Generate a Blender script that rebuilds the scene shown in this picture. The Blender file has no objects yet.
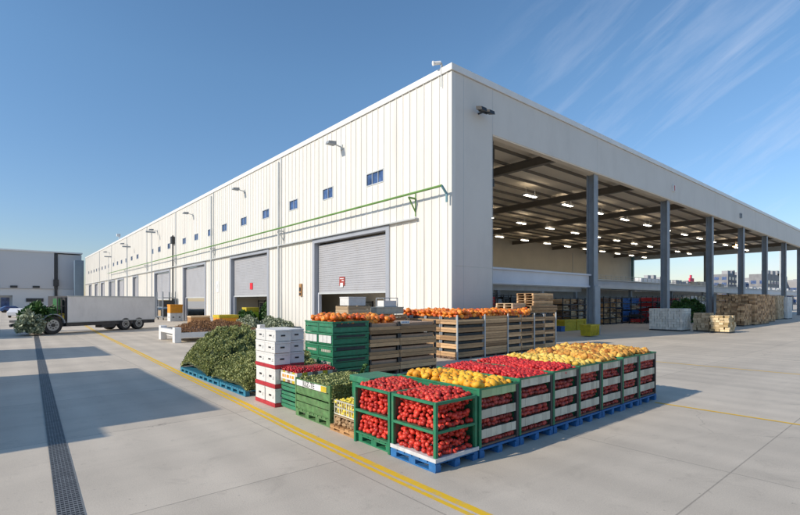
import bpy, bmesh, math, random
from mathutils import Vector, Matrix
R = math.radians
random.seed(7)
SC = bpy.context.scene
COL = SC.collection

# ---------------------------------------------------------------- camera
cam_d = bpy.data.cameras.new("camera"); cam = bpy.data.objects.new("camera", cam_d); COL.objects.link(cam)
cam.location = (0, 0, 2.6); cam.rotation_euler = (R(90), 0, R(-40.35))
cam_d.sensor_width = 36; cam_d.lens = 467/800*36; cam_d.shift_y = 0.0544
cam_d.clip_start = .1; cam_d.clip_end = 9000
SC.camera = cam

# ---------------------------------------------------------------- light
TO_SUN = Vector((-1.77, .33, 1.0)).normalized()
SUN_EL = math.asin(TO_SUN.z); SUN_AZ = math.atan2(TO_SUN.x, TO_SUN.y)
W = bpy.data.worlds.new("World"); SC.world = W; W.use_nodes = True
nt = W.node_tree; nt.nodes.clear()
N = nt.nodes.new; LK = nt.links.new
sky = N('ShaderNodeTexSky'); sky.sky_type = 'NISHITA'; sky.sun_disc = False
sky.sun_elevation = SUN_EL; sky.sun_rotation = SUN_AZ
sky.air_density = 1.15; sky.dust_density = .2; sky.ozone_density = 3.2; sky.altitude = 200
tc = N('ShaderNodeTexCoord')
mp = N('ShaderNodeMapping'); mp.vector_type = 'POINT'
# streak axis: lines of cloud run along this direction, fine across it
ax = Vector((.021, -.17, .106)).normalized(); az = Vector((1.137, .346, .45)).normalized(); ay = az.cross(ax).normalized(); az = ax.cross(ay)
mp.inputs['Rotation'].default_value = Matrix((ax, ay, az)).to_euler()
mp2 = N('ShaderNodeMapping'); mp2.inputs['Scale'].default_value = (1.8, 12.5, 2.2); mp2.inputs['Location'].default_value = (.4, .35, 0)
nz = N('ShaderNodeTexNoise'); nz.inputs['Scale'].default_value = 1.0; nz.inputs['Detail'].default_value = 7; nz.inputs['Roughness'].default_value = .62
nz.inputs['Distortion'].default_value = .35
LK(tc.outputs['Generated'], mp.inputs['Vector']); LK(mp.outputs[0], mp2.inputs['Vector']); LK(mp2.outputs[0], nz.inputs['Vector'])
cr = N('ShaderNodeValToRGB'); cr.color_ramp.elements[0].position = .48; cr.color_ramp.elements[1].position = .90
LK(nz.outputs['Fac'], cr.inputs[0])
# cirrus lies in the part of the sky above the far end of the hall
dot = N('ShaderNodeVectorMath'); dot.operation = 'DOT_PRODUCT'
cd = Vector((1.16, .32, .30)).normalized(); dot.inputs[1].default_value = cd
LK(tc.outputs['Generated'], dot.inputs[0])
mr = N('ShaderNodeMapRange'); mr.inputs['From Min'].default_value = .89; mr.inputs['From Max'].default_value = .985; mr.inputs['To Max'].default_value = .55
LK(dot.outputs['Value'], mr.inputs['Value'])
mu = N('ShaderNodeMath'); mu.operation = 'MULTIPLY'; LK(cr.outputs[0], mu.inputs[0]); LK(mr.outputs[0], mu.inputs[1])
hs = N('ShaderNodeHueSaturation'); hs.inputs['Saturation'].default_value = 1.10; hs.inputs['Hue'].default_value = .498; LK(sky.outputs[0], hs.inputs['Color'])
mx = N('ShaderNodeMix'); mx.data_type = 'RGBA'; mx.inputs['B'].default_value = (5.4, 5.7, 6.6, 1)
LK(mu.outputs[0], mx.inputs['Factor']); sx = N('ShaderNodeSeparateXYZ'); LK(tc.outputs['Generated'], sx.inputs[0])
hr = N('ShaderNodeValToRGB'); hr.color_ramp.elements[0].position = 0; hr.color_ramp.elements[0].color = (.66, .64, .72, 1); hr.color_ramp.elements[1].position = .42; hr.color_ramp.elements[1].color = (1, 1, 1, 1)
e_ = hr.color_ramp.elements.new(.16); e_.color = (.80, .80, .88, 1)
LK(sx.outputs['Z'], hr.inputs[0]); hm = N('ShaderNodeMix'); hm.data_type = 'RGBA'; hm.blend_type = 'MULTIPLY'; hm.inputs['Factor'].default_value = 1
LK(hs.outputs[0], hm.inputs['A']); LK(hr.outputs[0], hm.inputs['B']); LK(hm.outputs['Result'], mx.inputs['A'])
bg = N('ShaderNodeBackground'); bg.inputs['Strength'].default_value = .138
out = N('ShaderNodeOutputWorld'); LK(mx.outputs['Result'], bg.inputs[0]); LK(bg.outputs[0], out.inputs[0])

sd = bpy.data.lights.new("sun", 'SUN'); sd.energy = 3.7; sd.angle = R(.6); sd.color = (1, .90, .76)
sun = bpy.data.objects.new("sun", sd); COL.objects.link(sun)
sun.rotation_euler = TO_SUN.to_track_quat('Z', 'Y').to_euler()
SC.view_settings.view_transform = 'Standard'; SC.view_settings.look = 'None'
SC.view_settings.exposure = 0.2; SC.view_settings.gamma = 1
SC.view_settings.use_curve_mapping = False

# ---------------------------------------------------------------- helpers
def mat(name, col, rough=.6, var=.12, scale=3.0, bump=0.0, bscale=30, metal=0.0, stretch=(1, 1, 1), rnd=0.0, col2=None, emit=0, spec=.5, grime=0, gcol=(.16, .13, .10), gscale=4, gstretch=(1, 1, 1)):
    m = bpy.data.materials.new(name); m.use_nodes = True
    t = m.node_tree; n = t.nodes; l = t.links; b = n['Principled BSDF']
    b.inputs['Roughness'].default_value = rough; b.inputs['Metallic'].default_value = metal
    b.inputs['Specular IOR Level'].default_value = spec
    c = n.new('ShaderNodeTexCoord'); mp = n.new('ShaderNodeMapping'); mp.inputs['Scale'].default_value = stretch
    l.new(c.outputs['Object'], mp.inputs['Vector'])
    nz = n.new('ShaderNodeTexNoise'); nz.inputs['Scale'].default_value = scale; nz.inputs['Detail'].default_value = 6; nz.inputs['Roughness'].default_value = .6
    l.new(mp.outputs[0], nz.inputs['Vector'])
    mr = n.new('ShaderNodeMapRange'); mr.inputs['From Min'].default_value = .3; mr.inputs['From Max'].default_value = .7
    l.new(nz.outputs['Fac'], mr.inputs['Value'])
    mx = n.new('ShaderNodeMix'); mx.data_type = 'RGBA'
    A = [max(0, v*(1-var)) for v in col]; B = [min(1, v*(1+var)) for v in (col2 or col)]
    mx.inputs['A'].default_value = (*A, 1); mx.inputs['B'].default_value = (*B, 1)
    fac = mr.outputs[0]
    if rnd:
        g = n.new('ShaderNodeNewGeometry'); oi = n.new('ShaderNodeObjectInfo')
        ad = n.new('ShaderNodeMath'); ad.operation = 'ADD'; l.new(g.outputs['Random Per Island'], ad.inputs[0]); l.new(oi.outputs['Random'], ad.inputs[1])
        fr = n.new('ShaderNodeMath'); fr.operation = 'FRACT'; l.new(ad.outputs[0], fr.inputs[0])
        mm = n.new('ShaderNodeMix'); mm.data_type = 'FLOAT'; mm.inputs['Factor'].default_value = rnd
        l.new(mr.outputs[0], mm.inputs['A']); l.new(fr.outputs[0], mm.inputs['B']); fac = mm.outputs['Result']
    l.new(fac, mx.inputs['Factor']); res = mx.outputs['Result']
    if grime:
        gm = n.new('ShaderNodeMapping'); gm.inputs['Scale'].default_value = gstretch; gm.inputs['Location'].default_value = (3.1, 7.7, 1.3); l.new(c.outputs['Object'], gm.inputs[0])
        gn = n.new('ShaderNodeTexNoise'); gn.inputs['Scale'].default_value = gscale; gn.inputs['Detail'].default_value = 9; gn.inputs['Roughness'].default_value = .72; l.new(gm.outputs[0], gn.inputs['Vector'])
        gr_ = n.new('ShaderNodeMapRange'); gr_.inputs['From Min'].default_value = .50; gr_.inputs['From Max'].default_value = .72; gr_.inputs['To Max'].default_value = grime; l.new(gn.outputs['Fac'], gr_.inputs['Value'])
        gx = n.new('ShaderNodeMix'); gx.data_type = 'RGBA'; gx.inputs['B'].default_value = (*gcol, 1); l.new(gr_.outputs[0], gx.inputs['Factor']); l.new(res, gx.inputs['A']); res = gx.outputs['Result']
        rr_ = n.new('ShaderNodeMapRange'); rr_.inputs['To Min'].default_value = rough; rr_.inputs['To Max'].default_value = min(1, rough+.3); l.new(gn.outputs['Fac'], rr_.inputs['Value']); l.new(rr_.outputs[0], b.inputs['Roughness'])
    l.new(res, b.inputs['Base Color'])
    if bump:
        n2 = n.new('ShaderNodeTexNoise'); n2.inputs['Scale'].default_value = bscale; n2.inputs['Detail'].default_value = 4
        l.new(mp.outputs[0], n2.inputs['Vector'])
        bp = n.new('ShaderNodeBump'); bp.inputs['Strength'].default_value = bump; bp.inputs['Distance'].default_value = .02
        l.new(n2.outputs['Fac'], bp.inputs['Height']); l.new(bp.outputs[0], b.inputs['Normal'])
    if emit:
        b.inputs['Emission Color'].default_value = (*col, 1); b.inputs['Emission Strength'].default_value = emit
    return m

class MB:
    def __init__(s): s.v = []; s.f = []; s.mi = []
    def quad(s, a, b, c, d, m=0):
        k = len(s.v); s.v += [tuple(a), tuple(b), tuple(c), tuple(d)]; s.f.append((k, k+1, k+2, k+3)); s.mi.append(m)
    def hexa(s, P, m=0):
        k = len(s.v); s.v += [tuple(p) for p in P]
        for q in ((0, 3, 2, 1), (4, 5, 6, 7), (0, 1, 5, 4), (1, 2, 6, 5), (2, 3, 7, 6), (3, 0, 4, 7)):
            s.f.append(tuple(k+i for i in q)); s.mi.append(m)
    def box(s, x0, x1, y0, y1, z0, z1, m=0, jit=0):
        P = [(x0, y0, z0), (x1, y0, z0), (x1, y1, z0), (x0, y1, z0), (x0, y0, z1), (x1, y0, z1), (x1, y1, z1), (x0, y1, z1)]
        if jit: P = [(a+random.uniform(-jit, jit), b+random.uniform(-jit, jit), c+random.uniform(-jit, jit)) for a, b, c in P]
        s.hexa(P, m); return s
    def bar(s, a, b, w, h=None, m=0):
        a, b = Vector(a), Vector(b); h = h or w; d = (b-a).normalized()
        up = Vector((0, 0, 1)) if abs(d.z) < .95 else Vector((0, 1, 0))
        x = d.cross(up).normalized()*(w/2); y = x.cross(d).normalized()*(h/2)
        s.hexa([a-x-y, a+x-y, b+x-y, b-x-y, a-x+y, a+x+y, b+x+y, b-x+y], m); return s
    def cyl(s, a, b, r, n=10, r2=None, m=0):
        a, b = Vector(a), Vector(b); r2 = r if r2 is None else r2; d = (b-a).normalized()
        up = Vector((0, 0, 1)) if abs(d.z) < .95 else Vector((0, 1, 0))
        x = d.cross(up).normalized(); y = x.cross(d).normalized(); k = len(s.v)
        for p, rr in ((a, r), (b, r2)):
            for i in range(n):
                t = 2*math.pi*i/n; s.v.append(tuple(p+x*math.cos(t)*rr+y*math.sin(t)*rr))
        for i in range(n): j = (i+1) % n; s.f.append((k+i, k+j, k+n+j, k+n+i)); s.mi.append(m)
        s.f.append(tuple(k+i for i in range(n))[::-1]); s.mi.append(m); s.f.append(tuple(k+n+i for i in range(n))); s.mi.append(m)
        return s
    def prism(s, pts, y0, y1, m=0):   # pts: (x,z) outline extruded along y
        k = len(s.v); n = len(pts)
        s.v += [(x, y0, z) for x, z in pts]+[(x, y1, z) for x, z in pts]
        s.f.append(tuple(range(k, k+n))); s.mi.append(m); s.f.append(tuple(range(k+2*n-1, k+n-1, -1))); s.mi.append(m)
        for i in range(n): j = (i+1) % n; s.f.append((k+i, k+n+i, k+n+j, k+j)); s.mi.append(m)
        return s
    def mesh(s, name, mats, smooth=False):
        me = bpy.data.meshes.new(name); me.from_pydata(s.v, [], s.f)
        if not isinstance(mats, (list, tuple)): mats = [mats]
        for m in mats: me.materials.append(m)
        if len(mats) > 1: me.polygons.foreach_set('material_index', s.mi)
        if smooth: me.polygons.foreach_set('use_smooth', [True]*len(me.polygons))
        me.update(); bm = bmesh.new(); bm.from_mesh(me); bmesh.ops.recalc_face_normals(bm, faces=bm.faces) if len(s.f) < 60000 and not getattr(s, 'raw', 0) else None
        bm.to_mesh(me); bm.free()
        return me
    def build(s, name, mats, parent=None, smooth=False, bevel=0):
        o = bpy.data.objects.new(name, s.mesh(name, mats, smooth)); COL.objects.link(o)
        if parent: o.parent = parent
        if bevel:
            md = o.modifiers.new('bevel', 'BEVEL'); md.width = bevel; md.segments = 2; md.limit_method = 'ANGLE'
        return o

def tag(o, label, cat, group=None, kind=None):
    if label: o['label'] = label
    if cat: o['category'] = cat
    if group: o['group'] = group
    if kind: o['kind'] = kind
    return o
def thing(name, label, cat, loc=(0, 0, 0), rz=0, group=None):
    o = bpy.data.objects.new(name, None); COL.objects.link(o); o.empty_display_size = .2
    o.location = loc; o.rotation_euler = (0, 0, rz); return tag(o, label, cat, group)
def copy_tree(o, loc=None, rz=None, label=None, group=None, parent=None):
    c = o.copy(); COL.objects.link(c)
    if parent is not None: c.parent = parent
    if loc is not None: c.location = loc
    if rz is not None: c.rotation_euler = (0, 0, rz)
    if label: c['label'] = label
    if group: c['group'] = group
    for ch in list(o.children): copy_tree(ch, parent=c)
    return c
def struct(o): o['kind'] = 'structure'; return o
ORD = ['first', 'second', 'third', 'fourth', 'fifth', 'sixth', 'seventh', 'eighth', 'ninth', 'tenth', 'eleventh', 'twelfth', 'thirteenth', 'fourteenth', 'fifteenth', 'sixteenth', 'seventeenth', 'eighteenth', 'nineteenth', 'twentieth']

def text_part(txt, name, size, m, parent, loc, rot, ext=.002, sx=1.0):
    cu = bpy.data.curves.new(name, 'FONT'); cu.body = txt; cu.size = size; cu.extrude = ext; cu.align_x = 'CENTER'; cu.align_y = 'CENTER'
    tmp = bpy.data.objects.new(name, cu); COL.objects.link(tmp)
    dg = bpy.context.evaluated_depsgraph_get(); me = bpy.data.meshes.new_from_object(tmp.evaluated_get(dg))
    bpy.data.objects.remove(tmp); me.materials.clear(); me.materials.append(m)
    o = bpy.data.objects.new(name, me); COL.objects.link(o); o.parent = parent; o.location = loc; o.rotation_euler = rot; o.scale = (sx, 1, 1); return o

# ---------------------------------------------------------------- materials
M = {}
M['white_clad'] = mat('cream_cladding', (.71, .685, .63), .45, .08, 1.6, stretch=(1, 1, .04), grime=.38, gcol=(.42, .38, .32), gscale=1.1, gstretch=(1, 2.5, .10))
M['shade_clad'] = mat('smooth_panel', (.66, .63, .58), .5, .04, .3, grime=.16, gcol=(.36, .35, .33), gscale=.5, gstretch=(1, 1, .3))
M['coping'] = mat('coping', (.74, .73, .70), .45, .05, 1)
M['trim'] = mat('trim', (.50, .52, .52), .45, .06, 1)
M['grey_frame'] = mat('door_frame', (.34, .36, .40), .45, .06, 1)
M['shutter'] = mat('shutter', (.37, .37, .385), .4, .06, .8, grime=.25, gcol=(.25, .23, .21), gscale=1.2)
M['steel'] = mat('column_steel', (.27, .30, .33), .45, .10, 1.2, bump=.05, grime=.35, gcol=(.14, .12, .10), gscale=1.4, gstretch=(1, 1, .4))
M['rafter'] = mat('rafter_steel', (.17, .15, .125), .55, .12, .6)
M['deck'] = mat('roof_deck', (.80, .70, .56), .6, .08, .25)
M['inwall'] = mat('inner_wall', (.56, .52, .44), .7, .07, .3)
M['dark'] = mat('dark_metal', (.03, .032, .035), .5, .2, 3)
M['winglass'] = mat('window_glass', (.015, .035, .11), .08, .3, 1.2, col2=(.08, .14, .30))  # lighter blue blotches paint varied reflections into the pane colour
M['green_paint'] = mat('green_pipe_paint', (.13, .27, .06), .5, .2, 2)
M['blue_grey'] = mat('bluish_bracket', (.16, .33, .38), .45, .15, 2)
M['beam_white'] = mat('beam_white', (.56, .58, .63), .5, .08, .5)
M['lamp'] = mat('lamp_panel', (1, .90, .72), .4, 0, 1, emit=17)
M['lamp_orange'] = mat('lamp_orange', (1, .55, .18), .4, 0, 1, emit=14)
M['green'] = mat('green_crate', (.016, .18, .085), .45, .3, 5, bump=.12, rnd=.3, grime=.5, gcol=(.12, .14, .09), gscale=6)
M['green_l'] = mat('green_crate_pale', (.035, .21, .11), .48, .25, 5, bump=.12, grime=.5, gcol=(.14, .15, .11), gscale=6)
M['green_herb'] = mat('green_crate_worn', (.09, .20, .07), .55, .35, 7, bump=.15, grime=.6, gcol=(.16, .15, .09), gscale=7)
M['blue'] = mat('blue_pallet', (.02, .14, .36), .5, .25, 6, bump=.1, grime=.6, gcol=(.14, .15, .17), gscale=7)
M['teal'] = mat('teal_pallet', (.02, .19, .30), .5, .25, 6, bump=.1, grime=.6, gcol=(.14, .15, .15), gscale=7)
M['slat'] = mat('pale_slat', (.53, .51, .41), .6, .25, 3, rnd=.8, bump=.15, grime=.65, gcol=(.30, .26, .18), gscale=8, gstretch=(1, 1, .4))
M['slat_g'] = mat('pale_green_slat', (.36, .50, .26), .6, .2, 3, rnd=.8, bump=.1)
M['wood'] = mat('weathered_wood', (.29, .165, .078), .75, .3, 3, bump=.35, bscale=18, stretch=(1, 1, 9), rnd=.85, col2=(.62, .40, .215), grime=.5, gcol=(.12, .085, .055), gscale=5, gstretch=(1, 1, 4))
M['wood_l'] = mat('fresh_wood', (.42, .29, .16), .7, .25, 3, bump=.3, bscale=18, stretch=(1, 1, 9), rnd=.7, col2=(.58, .44, .28))
M['wood_o'] = mat('orange_wood', (.32, .16, .06), .7, .25, 4, bump=.3, rnd=.6, col2=(.46, .26, .11))
M['board'] = mat('brown_board', (.16, .10, .07), .8, .2, 3)
M['kerb'] = mat('white_plastic_edge', (.60, .60, .60), .5, .15, 6, grime=.5, gcol=(.3, .28, .27), gscale=9)
M['white_box'] = mat('white_carton', (.70, .69, .66), .55, .08, 4, rnd=.5, bump=.1, grime=.35, gcol=(.42, .36, .32), gscale=5)
M['red_tray'] = mat('red_tray', (.45, .03, .04), .5, .2, 6)
M['black'] = mat('black_mark', (.03, .03, .035), .6, .2, 6)
M['yellow_p'] = mat('yellow_plastic', (.55, .42, .02), .5, .2, 4, grime=.5, gcol=(.22, .18, .06), gscale=5)
M['orange_p'] = mat('orange_plastic', (.74, .30, .02), .5, .15, 4, grime=.4, gcol=(.35, .16, .04), gscale=4)
M['white_p'] = mat('white_plastic', (.76, .76, .74), .45, .06, 3)
M['red_p'] = mat('red_plastic', (.36, .015, .02), .5, .35, 4, rnd=.7, col2=(.50, .03, .03), grime=.5, gcol=(.10, .03, .03), gscale=4)
M['blue_p'] = mat('blue_plastic', (.03, .12, .34), .5, .3, 4, rnd=.4, grime=.5, gcol=(.16, .17, .19), gscale=4)
M['tomato'] = mat('tomato_skin', (.34, .010, .012), .42, .2, 30, rnd=.75, col2=(.74, .065, .038), spec=.4)
M['apple'] = mat('apple_skin', (.36, .010, .014), .42, .3, 30, rnd=.65, col2=(.68, .040, .034), spec=.4)
M['calyx'] = mat('calyx', (.07, .16, .03), .7, .2, 10)
M['squash'] = mat('squash_skin', (.84, .30, .01), .45, .12, 14, rnd=.75, col2=(.92, .53, .04), grime=.35, gcol=(.60, .28, .02), gscale=14)
M['squash_p'] = mat('pale_squash_skin', (.80, .44, .03), .45, .1, 9, rnd=.7, col2=(.88, .66, .18), grime=.4, gcol=(.55, .38, .08), gscale=14)
M['gourd'] = mat('gourd_skin', (.46, .13, .015), .6, .2, 14, rnd=.9, col2=(.90, .50, .10), grime=.7, gcol=(.32, .16, .05), gscale=14)
M['pumpkin'] = mat('pumpkin_skin', (.66, .06, .010), .42, .2, 10, rnd=.85, col2=(.88, .30, .03))
M['cherry'] = mat('cherry_skin', (.26, .004, .010), .2, .2, 14, rnd=.8, col2=(.50, .012, .02))
M['stem'] = mat('stem', (.22, .20, .08), .7, .2, 10)
M['leaf'] = mat('herb_leaf', (.12, .17, .04), .6, .3, 8, rnd=.9, col2=(.48, .49, .20))
M['leaf_d'] = mat('dark_leaf', (.025, .07, .015), .55, .3, 8, rnd=.9, col2=(.08, .18, .04))
M['leaf_g'] = mat('grey_leaf', (.12, .17, .09), .6, .3, 8, rnd=.9, col2=(.42, .45, .32))
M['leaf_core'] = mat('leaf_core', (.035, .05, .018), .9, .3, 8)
M['straw'] = mat('straw', (.24, .12, .05), .8, .3, 8, rnd=.9, col2=(.42, .24, .12))
M['yellow_line'] = mat('yellow_paint', (.86, .54, .01), .6, .10, 9, col2=(.78, .47, .02), grime=.75, gcol=(.42, .36, .26), gscale=7)
M['rubber'] = mat('rubber', (.025, .025, .027), .75, .2, 6)
M['rim'] = mat('wheel_rim', (.34, .36, .38), .4, .15, 6, metal=.4)
M['trailer'] = mat('trailer_panel', (.74, .73, .73), .4, .05, .8, grime=.25, gcol=(.36, .33, .31), gscale=1.0, gstretch=(1, 1, .4))
M['chassis'] = mat('chassis', (.05, .05, .055), .6, .3, 3)
M['asph_roof'] = mat('roof_top', (.45, .45, .44), .8, .1, .5)
M['far_grey'] = mat('far_cladding', (.52, .52, .53), .6, .03, .05)
M['far_white'] = mat('far_white_wall', (.66, .66, .66), .6, .04, .1)
M['concrete_far'] = mat('far_concrete', (.34, .34, .35), .8, .12, .1)

M['carton_brown'] = mat('brown_carton', (.42, .28, .19), .75, .2, 5, rnd=.6, grime=.4, gcol=(.16, .10, .07), gscale=6)
M['gap_shade'] = mat('gap_shade_dark', (.04, .045, .045), .8, .4, 12)  # near-black stands in for shade inside crate gaps and slots
M['city_dark'] = mat('city_facade', (.22, .22, .23), .8, .2, .3)
# ground: pale brushed concrete with slab joints, stains and tyre scuffs
def ground_mat():
    m = bpy.data.materials.new('yard_concrete'); m.use_nodes = True; t = m.node_tree; n = t.nodes; l = t.links; b = n['Principled BSDF']
    b.inputs['Roughness'].default_value = .72; b.inputs['Specular IOR Level'].default_value = .35
    c = n.new('ShaderNodeTexCoord')
    def noise(s, d, st=(1, 1, 1), r=.6, dist=0):
        mp = n.new('ShaderNodeMapping'); mp.inputs['Scale'].default_value = st; l.new(c.outputs['Object'], mp.inputs[0])
        z = n.new('ShaderNodeTexNoise'); z.inputs['Scale'].default_value = s; z.inputs['Detail'].default_value = d; z.inputs['Roughness'].default_value = r; z.inputs['Distortion'].default_value = dist
        l.new(mp.outputs[0], z.inputs['Vector']); return z.outputs['Fac']
    def rng(v, a, b_, lo, hi):
        k = n.new('ShaderNodeMapRange'); k.inputs['From Min'].default_value = a; k.inputs['From Max'].default_value = b_; k.inputs['To Min'].default_value = lo; k.inputs['To Max'].default_value = hi
        l.new(v, k.inputs['Value']); return k.outputs[0]
    def mul(a, b_):
        k = n.new('ShaderNodeMath'); k.operation = 'MULTIPLY'; l.new(a, k.inputs[0]); l.new(b_, k.inputs[1]); return k.outputs[0]
    v = rng(noise(.22, 8), .3, .7, .90, 1.08)
    v = mul(v, rng(noise(.9, 8, (1, .25, 1)), .3, .7, .93, 1.05))
    v = mul(v, rng(noise(.7, 6, (.2, 1, 1), .6, .8), .34, .6, .93, 1.03))
    v = mul(v, rng(noise(60, 3), .3, .7, .90, 1.10))
    v = mul(v, rng(noise(1.3, 7, (1, 1, 1), .7, 1.2), .28, .44, .87, 1.0)); v = mul(v, rng(noise(4.5, 6, (1, 1, 1), .75, .5), .26, .40, .78, 1.0)); v = mul(v, rng(noise(.9, 4, (.12, 2.2, 1), .6, .3), .58, .75, 1.0, .96))
    # slabs
    br = n.new('ShaderNodeTexBrick'); mp = n.new('ShaderNodeMapping'); l.new(c.outputs['Object'], mp.inputs[0]); mp.inputs['Location'].default_value = (.2, 2.15, 0)
    l.new(mp.outputs[0], br.inputs['Vector']); br.offset = 0; br.inputs['Scale'].default_value = 1
    br.inputs['Brick Width'].default_value = 4.3; br.inputs['Row Height'].default_value = 4.3; br.inputs['Mortar Size'].default_value = .012
    br.inputs['Mortar Smooth'].default_value = .3
    br.inputs['Color1'].default_value = (.94, .94, .94, 1); br.inputs['Color2'].default_value = (1.04, 1.04, 1.04, 1); br.inputs['Mortar'].default_value = (.62, .62, .62, 1)
    v = mul(v, br.outputs['Color'])
    vo = n.new('ShaderNodeTexVoronoi'); vo.feature = 'DISTANCE_TO_EDGE'; vo.inputs['Scale'].default_value = .16
    wob = n.new('ShaderNodeTexNoise'); wob.inputs['Scale'].default_value = 1.4; wob.inputs['Detail'].default_value = 6; l.new(c.outputs['Object'], wob.inputs['Vector'])
    wm = n.new('ShaderNodeMix'); wm.data_type = 'RGBA'; wm.blend_type = 'LINEAR_LIGHT'; wm.inputs['Factor'].default_value = .5; l.new(c.outputs['Object'], wm.inputs['A']); l.new(wob.outputs['Color'], wm.inputs['B']); l.new(wm.outputs['Result'], vo.inputs['Vector'])
    ck = rng(vo.outputs['Distance'], 0, .0022, .0, 1); cmk = rng(noise(.12, 3), .50, .56, 1, 0)
    mxk = n.new('ShaderNodeMath'); mxk.operation = 'MAXIMUM'; l.new(ck, mxk.inputs[0]); l.new(cmk, mxk.inputs[1]); v = mul(v, rng(mxk.outputs[0], 0, 1, .62, 1))
    v = mul(v, rng(noise(9, 3, (1, 1, 1), .5), .23, .28, .60, 1.0))
    # narrow brushed strips along the yard
    wv = n.new('ShaderNodeTexWave'); wv.bands_direction = 'X'; wv.inputs['Scale'].default_value = .33; wv.inputs['Distortion'].default_value = .6; wv.inputs['Detail'].default_value = 3
    l.new(c.outputs['Object'], wv.inputs[0]); v = mul(v, rng(wv.outputs['Fac'], 0, 1, .96, 1.03))
    # curved tyre scuffs
    vd = n.new('ShaderNodeTexWave'); vd.wave_type = 'RINGS'; vd.rings_direction = 'Z'; mp2 = n.new('ShaderNodeMapping'); mp2.inputs['Location'].default_value = (-6, 9, 0); l.new(c.outputs['Object'], mp2.inputs[0]); l.new(mp2.outputs[0], vd.inputs[0])
    vd.inputs['Scale'].default_value = .16; vd.inputs['Distortion'].default_value = 1.6; vd.inputs['Detail'].default_value = 2; vd.inputs['Detail Scale'].default_value = .3
    sc = rng(vd.outputs['Fac'], .965, 1.0, 0, 1); pm = rng(noise(.35, 4), .5, .62, 0, .07)
    sk = mul(sc, pm); iv = n.new('ShaderNodeMath'); iv.operation = 'SUBTRACT'; iv.inputs[0].default_value = 1; l.new(sk, iv.inputs[1]); v = mul(v, iv.outputs[0])
    cm = n.new('ShaderNodeMix'); cm.data_type = 'RGBA'; cm.blend_type = 'MULTIPLY'; cm.inputs['Factor'].default_value = 1
    cm.inputs['A'].default_value = (.60, .525, .425, 1); cb = n.new('ShaderNodeCombineColor')
    for i in range(3): l.new(v, cb.inputs[i])
    l.new(cb.outputs[0], cm.inputs['B']); l.new(cm.outputs['Result'], b.inputs['Base Color'])
    bp = n.new('ShaderNodeBump'); bp.inputs['Strength'].default_value = .25; bp.inputs['Distance'].default_value = .01
    l.new(noise(45, 5), bp.inputs['Height']); l.new(bp.outputs[0], b.inputs['Normal'])
    return m
g = MB(); S = 4000
g.quad((-S, -S, 0), (S, -S, 0), (S, S, 0), (-S, S, 0))
struct(g.build('ground', ground_mat()))

# ---------------------------------------------------------------- WAREHOUSE
WX, WY, WH = 18.5, 17.45, 15.1
YEND = 165.0; XEND = 116.0
wh = thing('warehouse', 'long white warehouse with ribbed cladding, roller doors and an open columned hall', 'warehouse', (WX, WY, 0))
def L(x, y, z=0): return (x-WX, y-WY, z)
doors = [(23.05, 31.95, 7.1, 3.25), (40.45, 49.4, 7.1, 3.15), (57.9, 66.6, 7.05, 3.1), (73.6, 82.2, 7.0, 2.9), (94.6, 98.6, 7.0, .1), (107.5, 113.8, 7.0, .1), (117.5, 124, 7.0, .1), (131, 136, 7.0, .1), (141, 146, 7.0, .1), (152, 157, 7.0, .1)]
wins = [(24.3, 1.9)]+[(y, 1.5) for y in (30.1, 35.5, 40.9, 46.1, 51.5, 56.2, 61.3, 66.4, 74, 79.5, 84, 95, 100, 105.2, 110, 114.4, 119, 125.5, 130, 134.5, 139, 143.5, 148, 153, 158)]
wz0, wz1 = 10.2, 11.08
# west wall: strips between openings, with vertical ribs
def wall_with_holes(mb, x0, x1, ya, yb, za, zb, holes):
    ys = sorted(set([ya, yb]+[h[0] for h in holes]+[h[1] for h in holes]))
    for a, b in zip(ys, ys[1:]):
        hs = sorted([(h[2], h[3]) for h in holes if h[0] <= a+1e-6 and h[1] >= b-1e-6]); z = za
        for h0, h1 in hs:
            if h0 > z: mb.box(x0, x1, a, b, z, h0)
            z = h1
        if z < zb: mb.box(x0, x1, a, b, z, zb)
holes = [(a-WY, b-WY, 0, t) for a, b, t, s in doors]+[(y-w/2-WY, y+w/2-WY, wz0, wz1) for y, w in wins]
wl = MB(); wall_with_holes(wl, 0, .28, 0, YEND-WY, 0, WH-.02, holes)
y = .32
while y < YEND-WY:
    segs = [(0, WH-.03)]
    for h in holes:
        if h[0]-.06 < y < h[1]+.06:
            ns = []
            for a, b in segs:
                if h[2] <= a < h[3] and h[3] < b: ns.append((h[3]+.06, b))
                elif a < h[2]: ns += [(a, h[2]-.06), (h[3]+.06, b)]
                else: ns.append((a, b))
            segs = ns
    for a, b in segs:
        wl.hexa([(-.045, y-.018, a), (-.045, y+.018, a), (.01, y+.05, a), (.01, y-.05, a), (-.045, y-.018, b), (-.045, y+.018, b), (.01, y+.05, b), (.01, y-.05, b)])
    y += .62
wl.build('ribbed_wall', M['white_clad'], wh)
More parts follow.
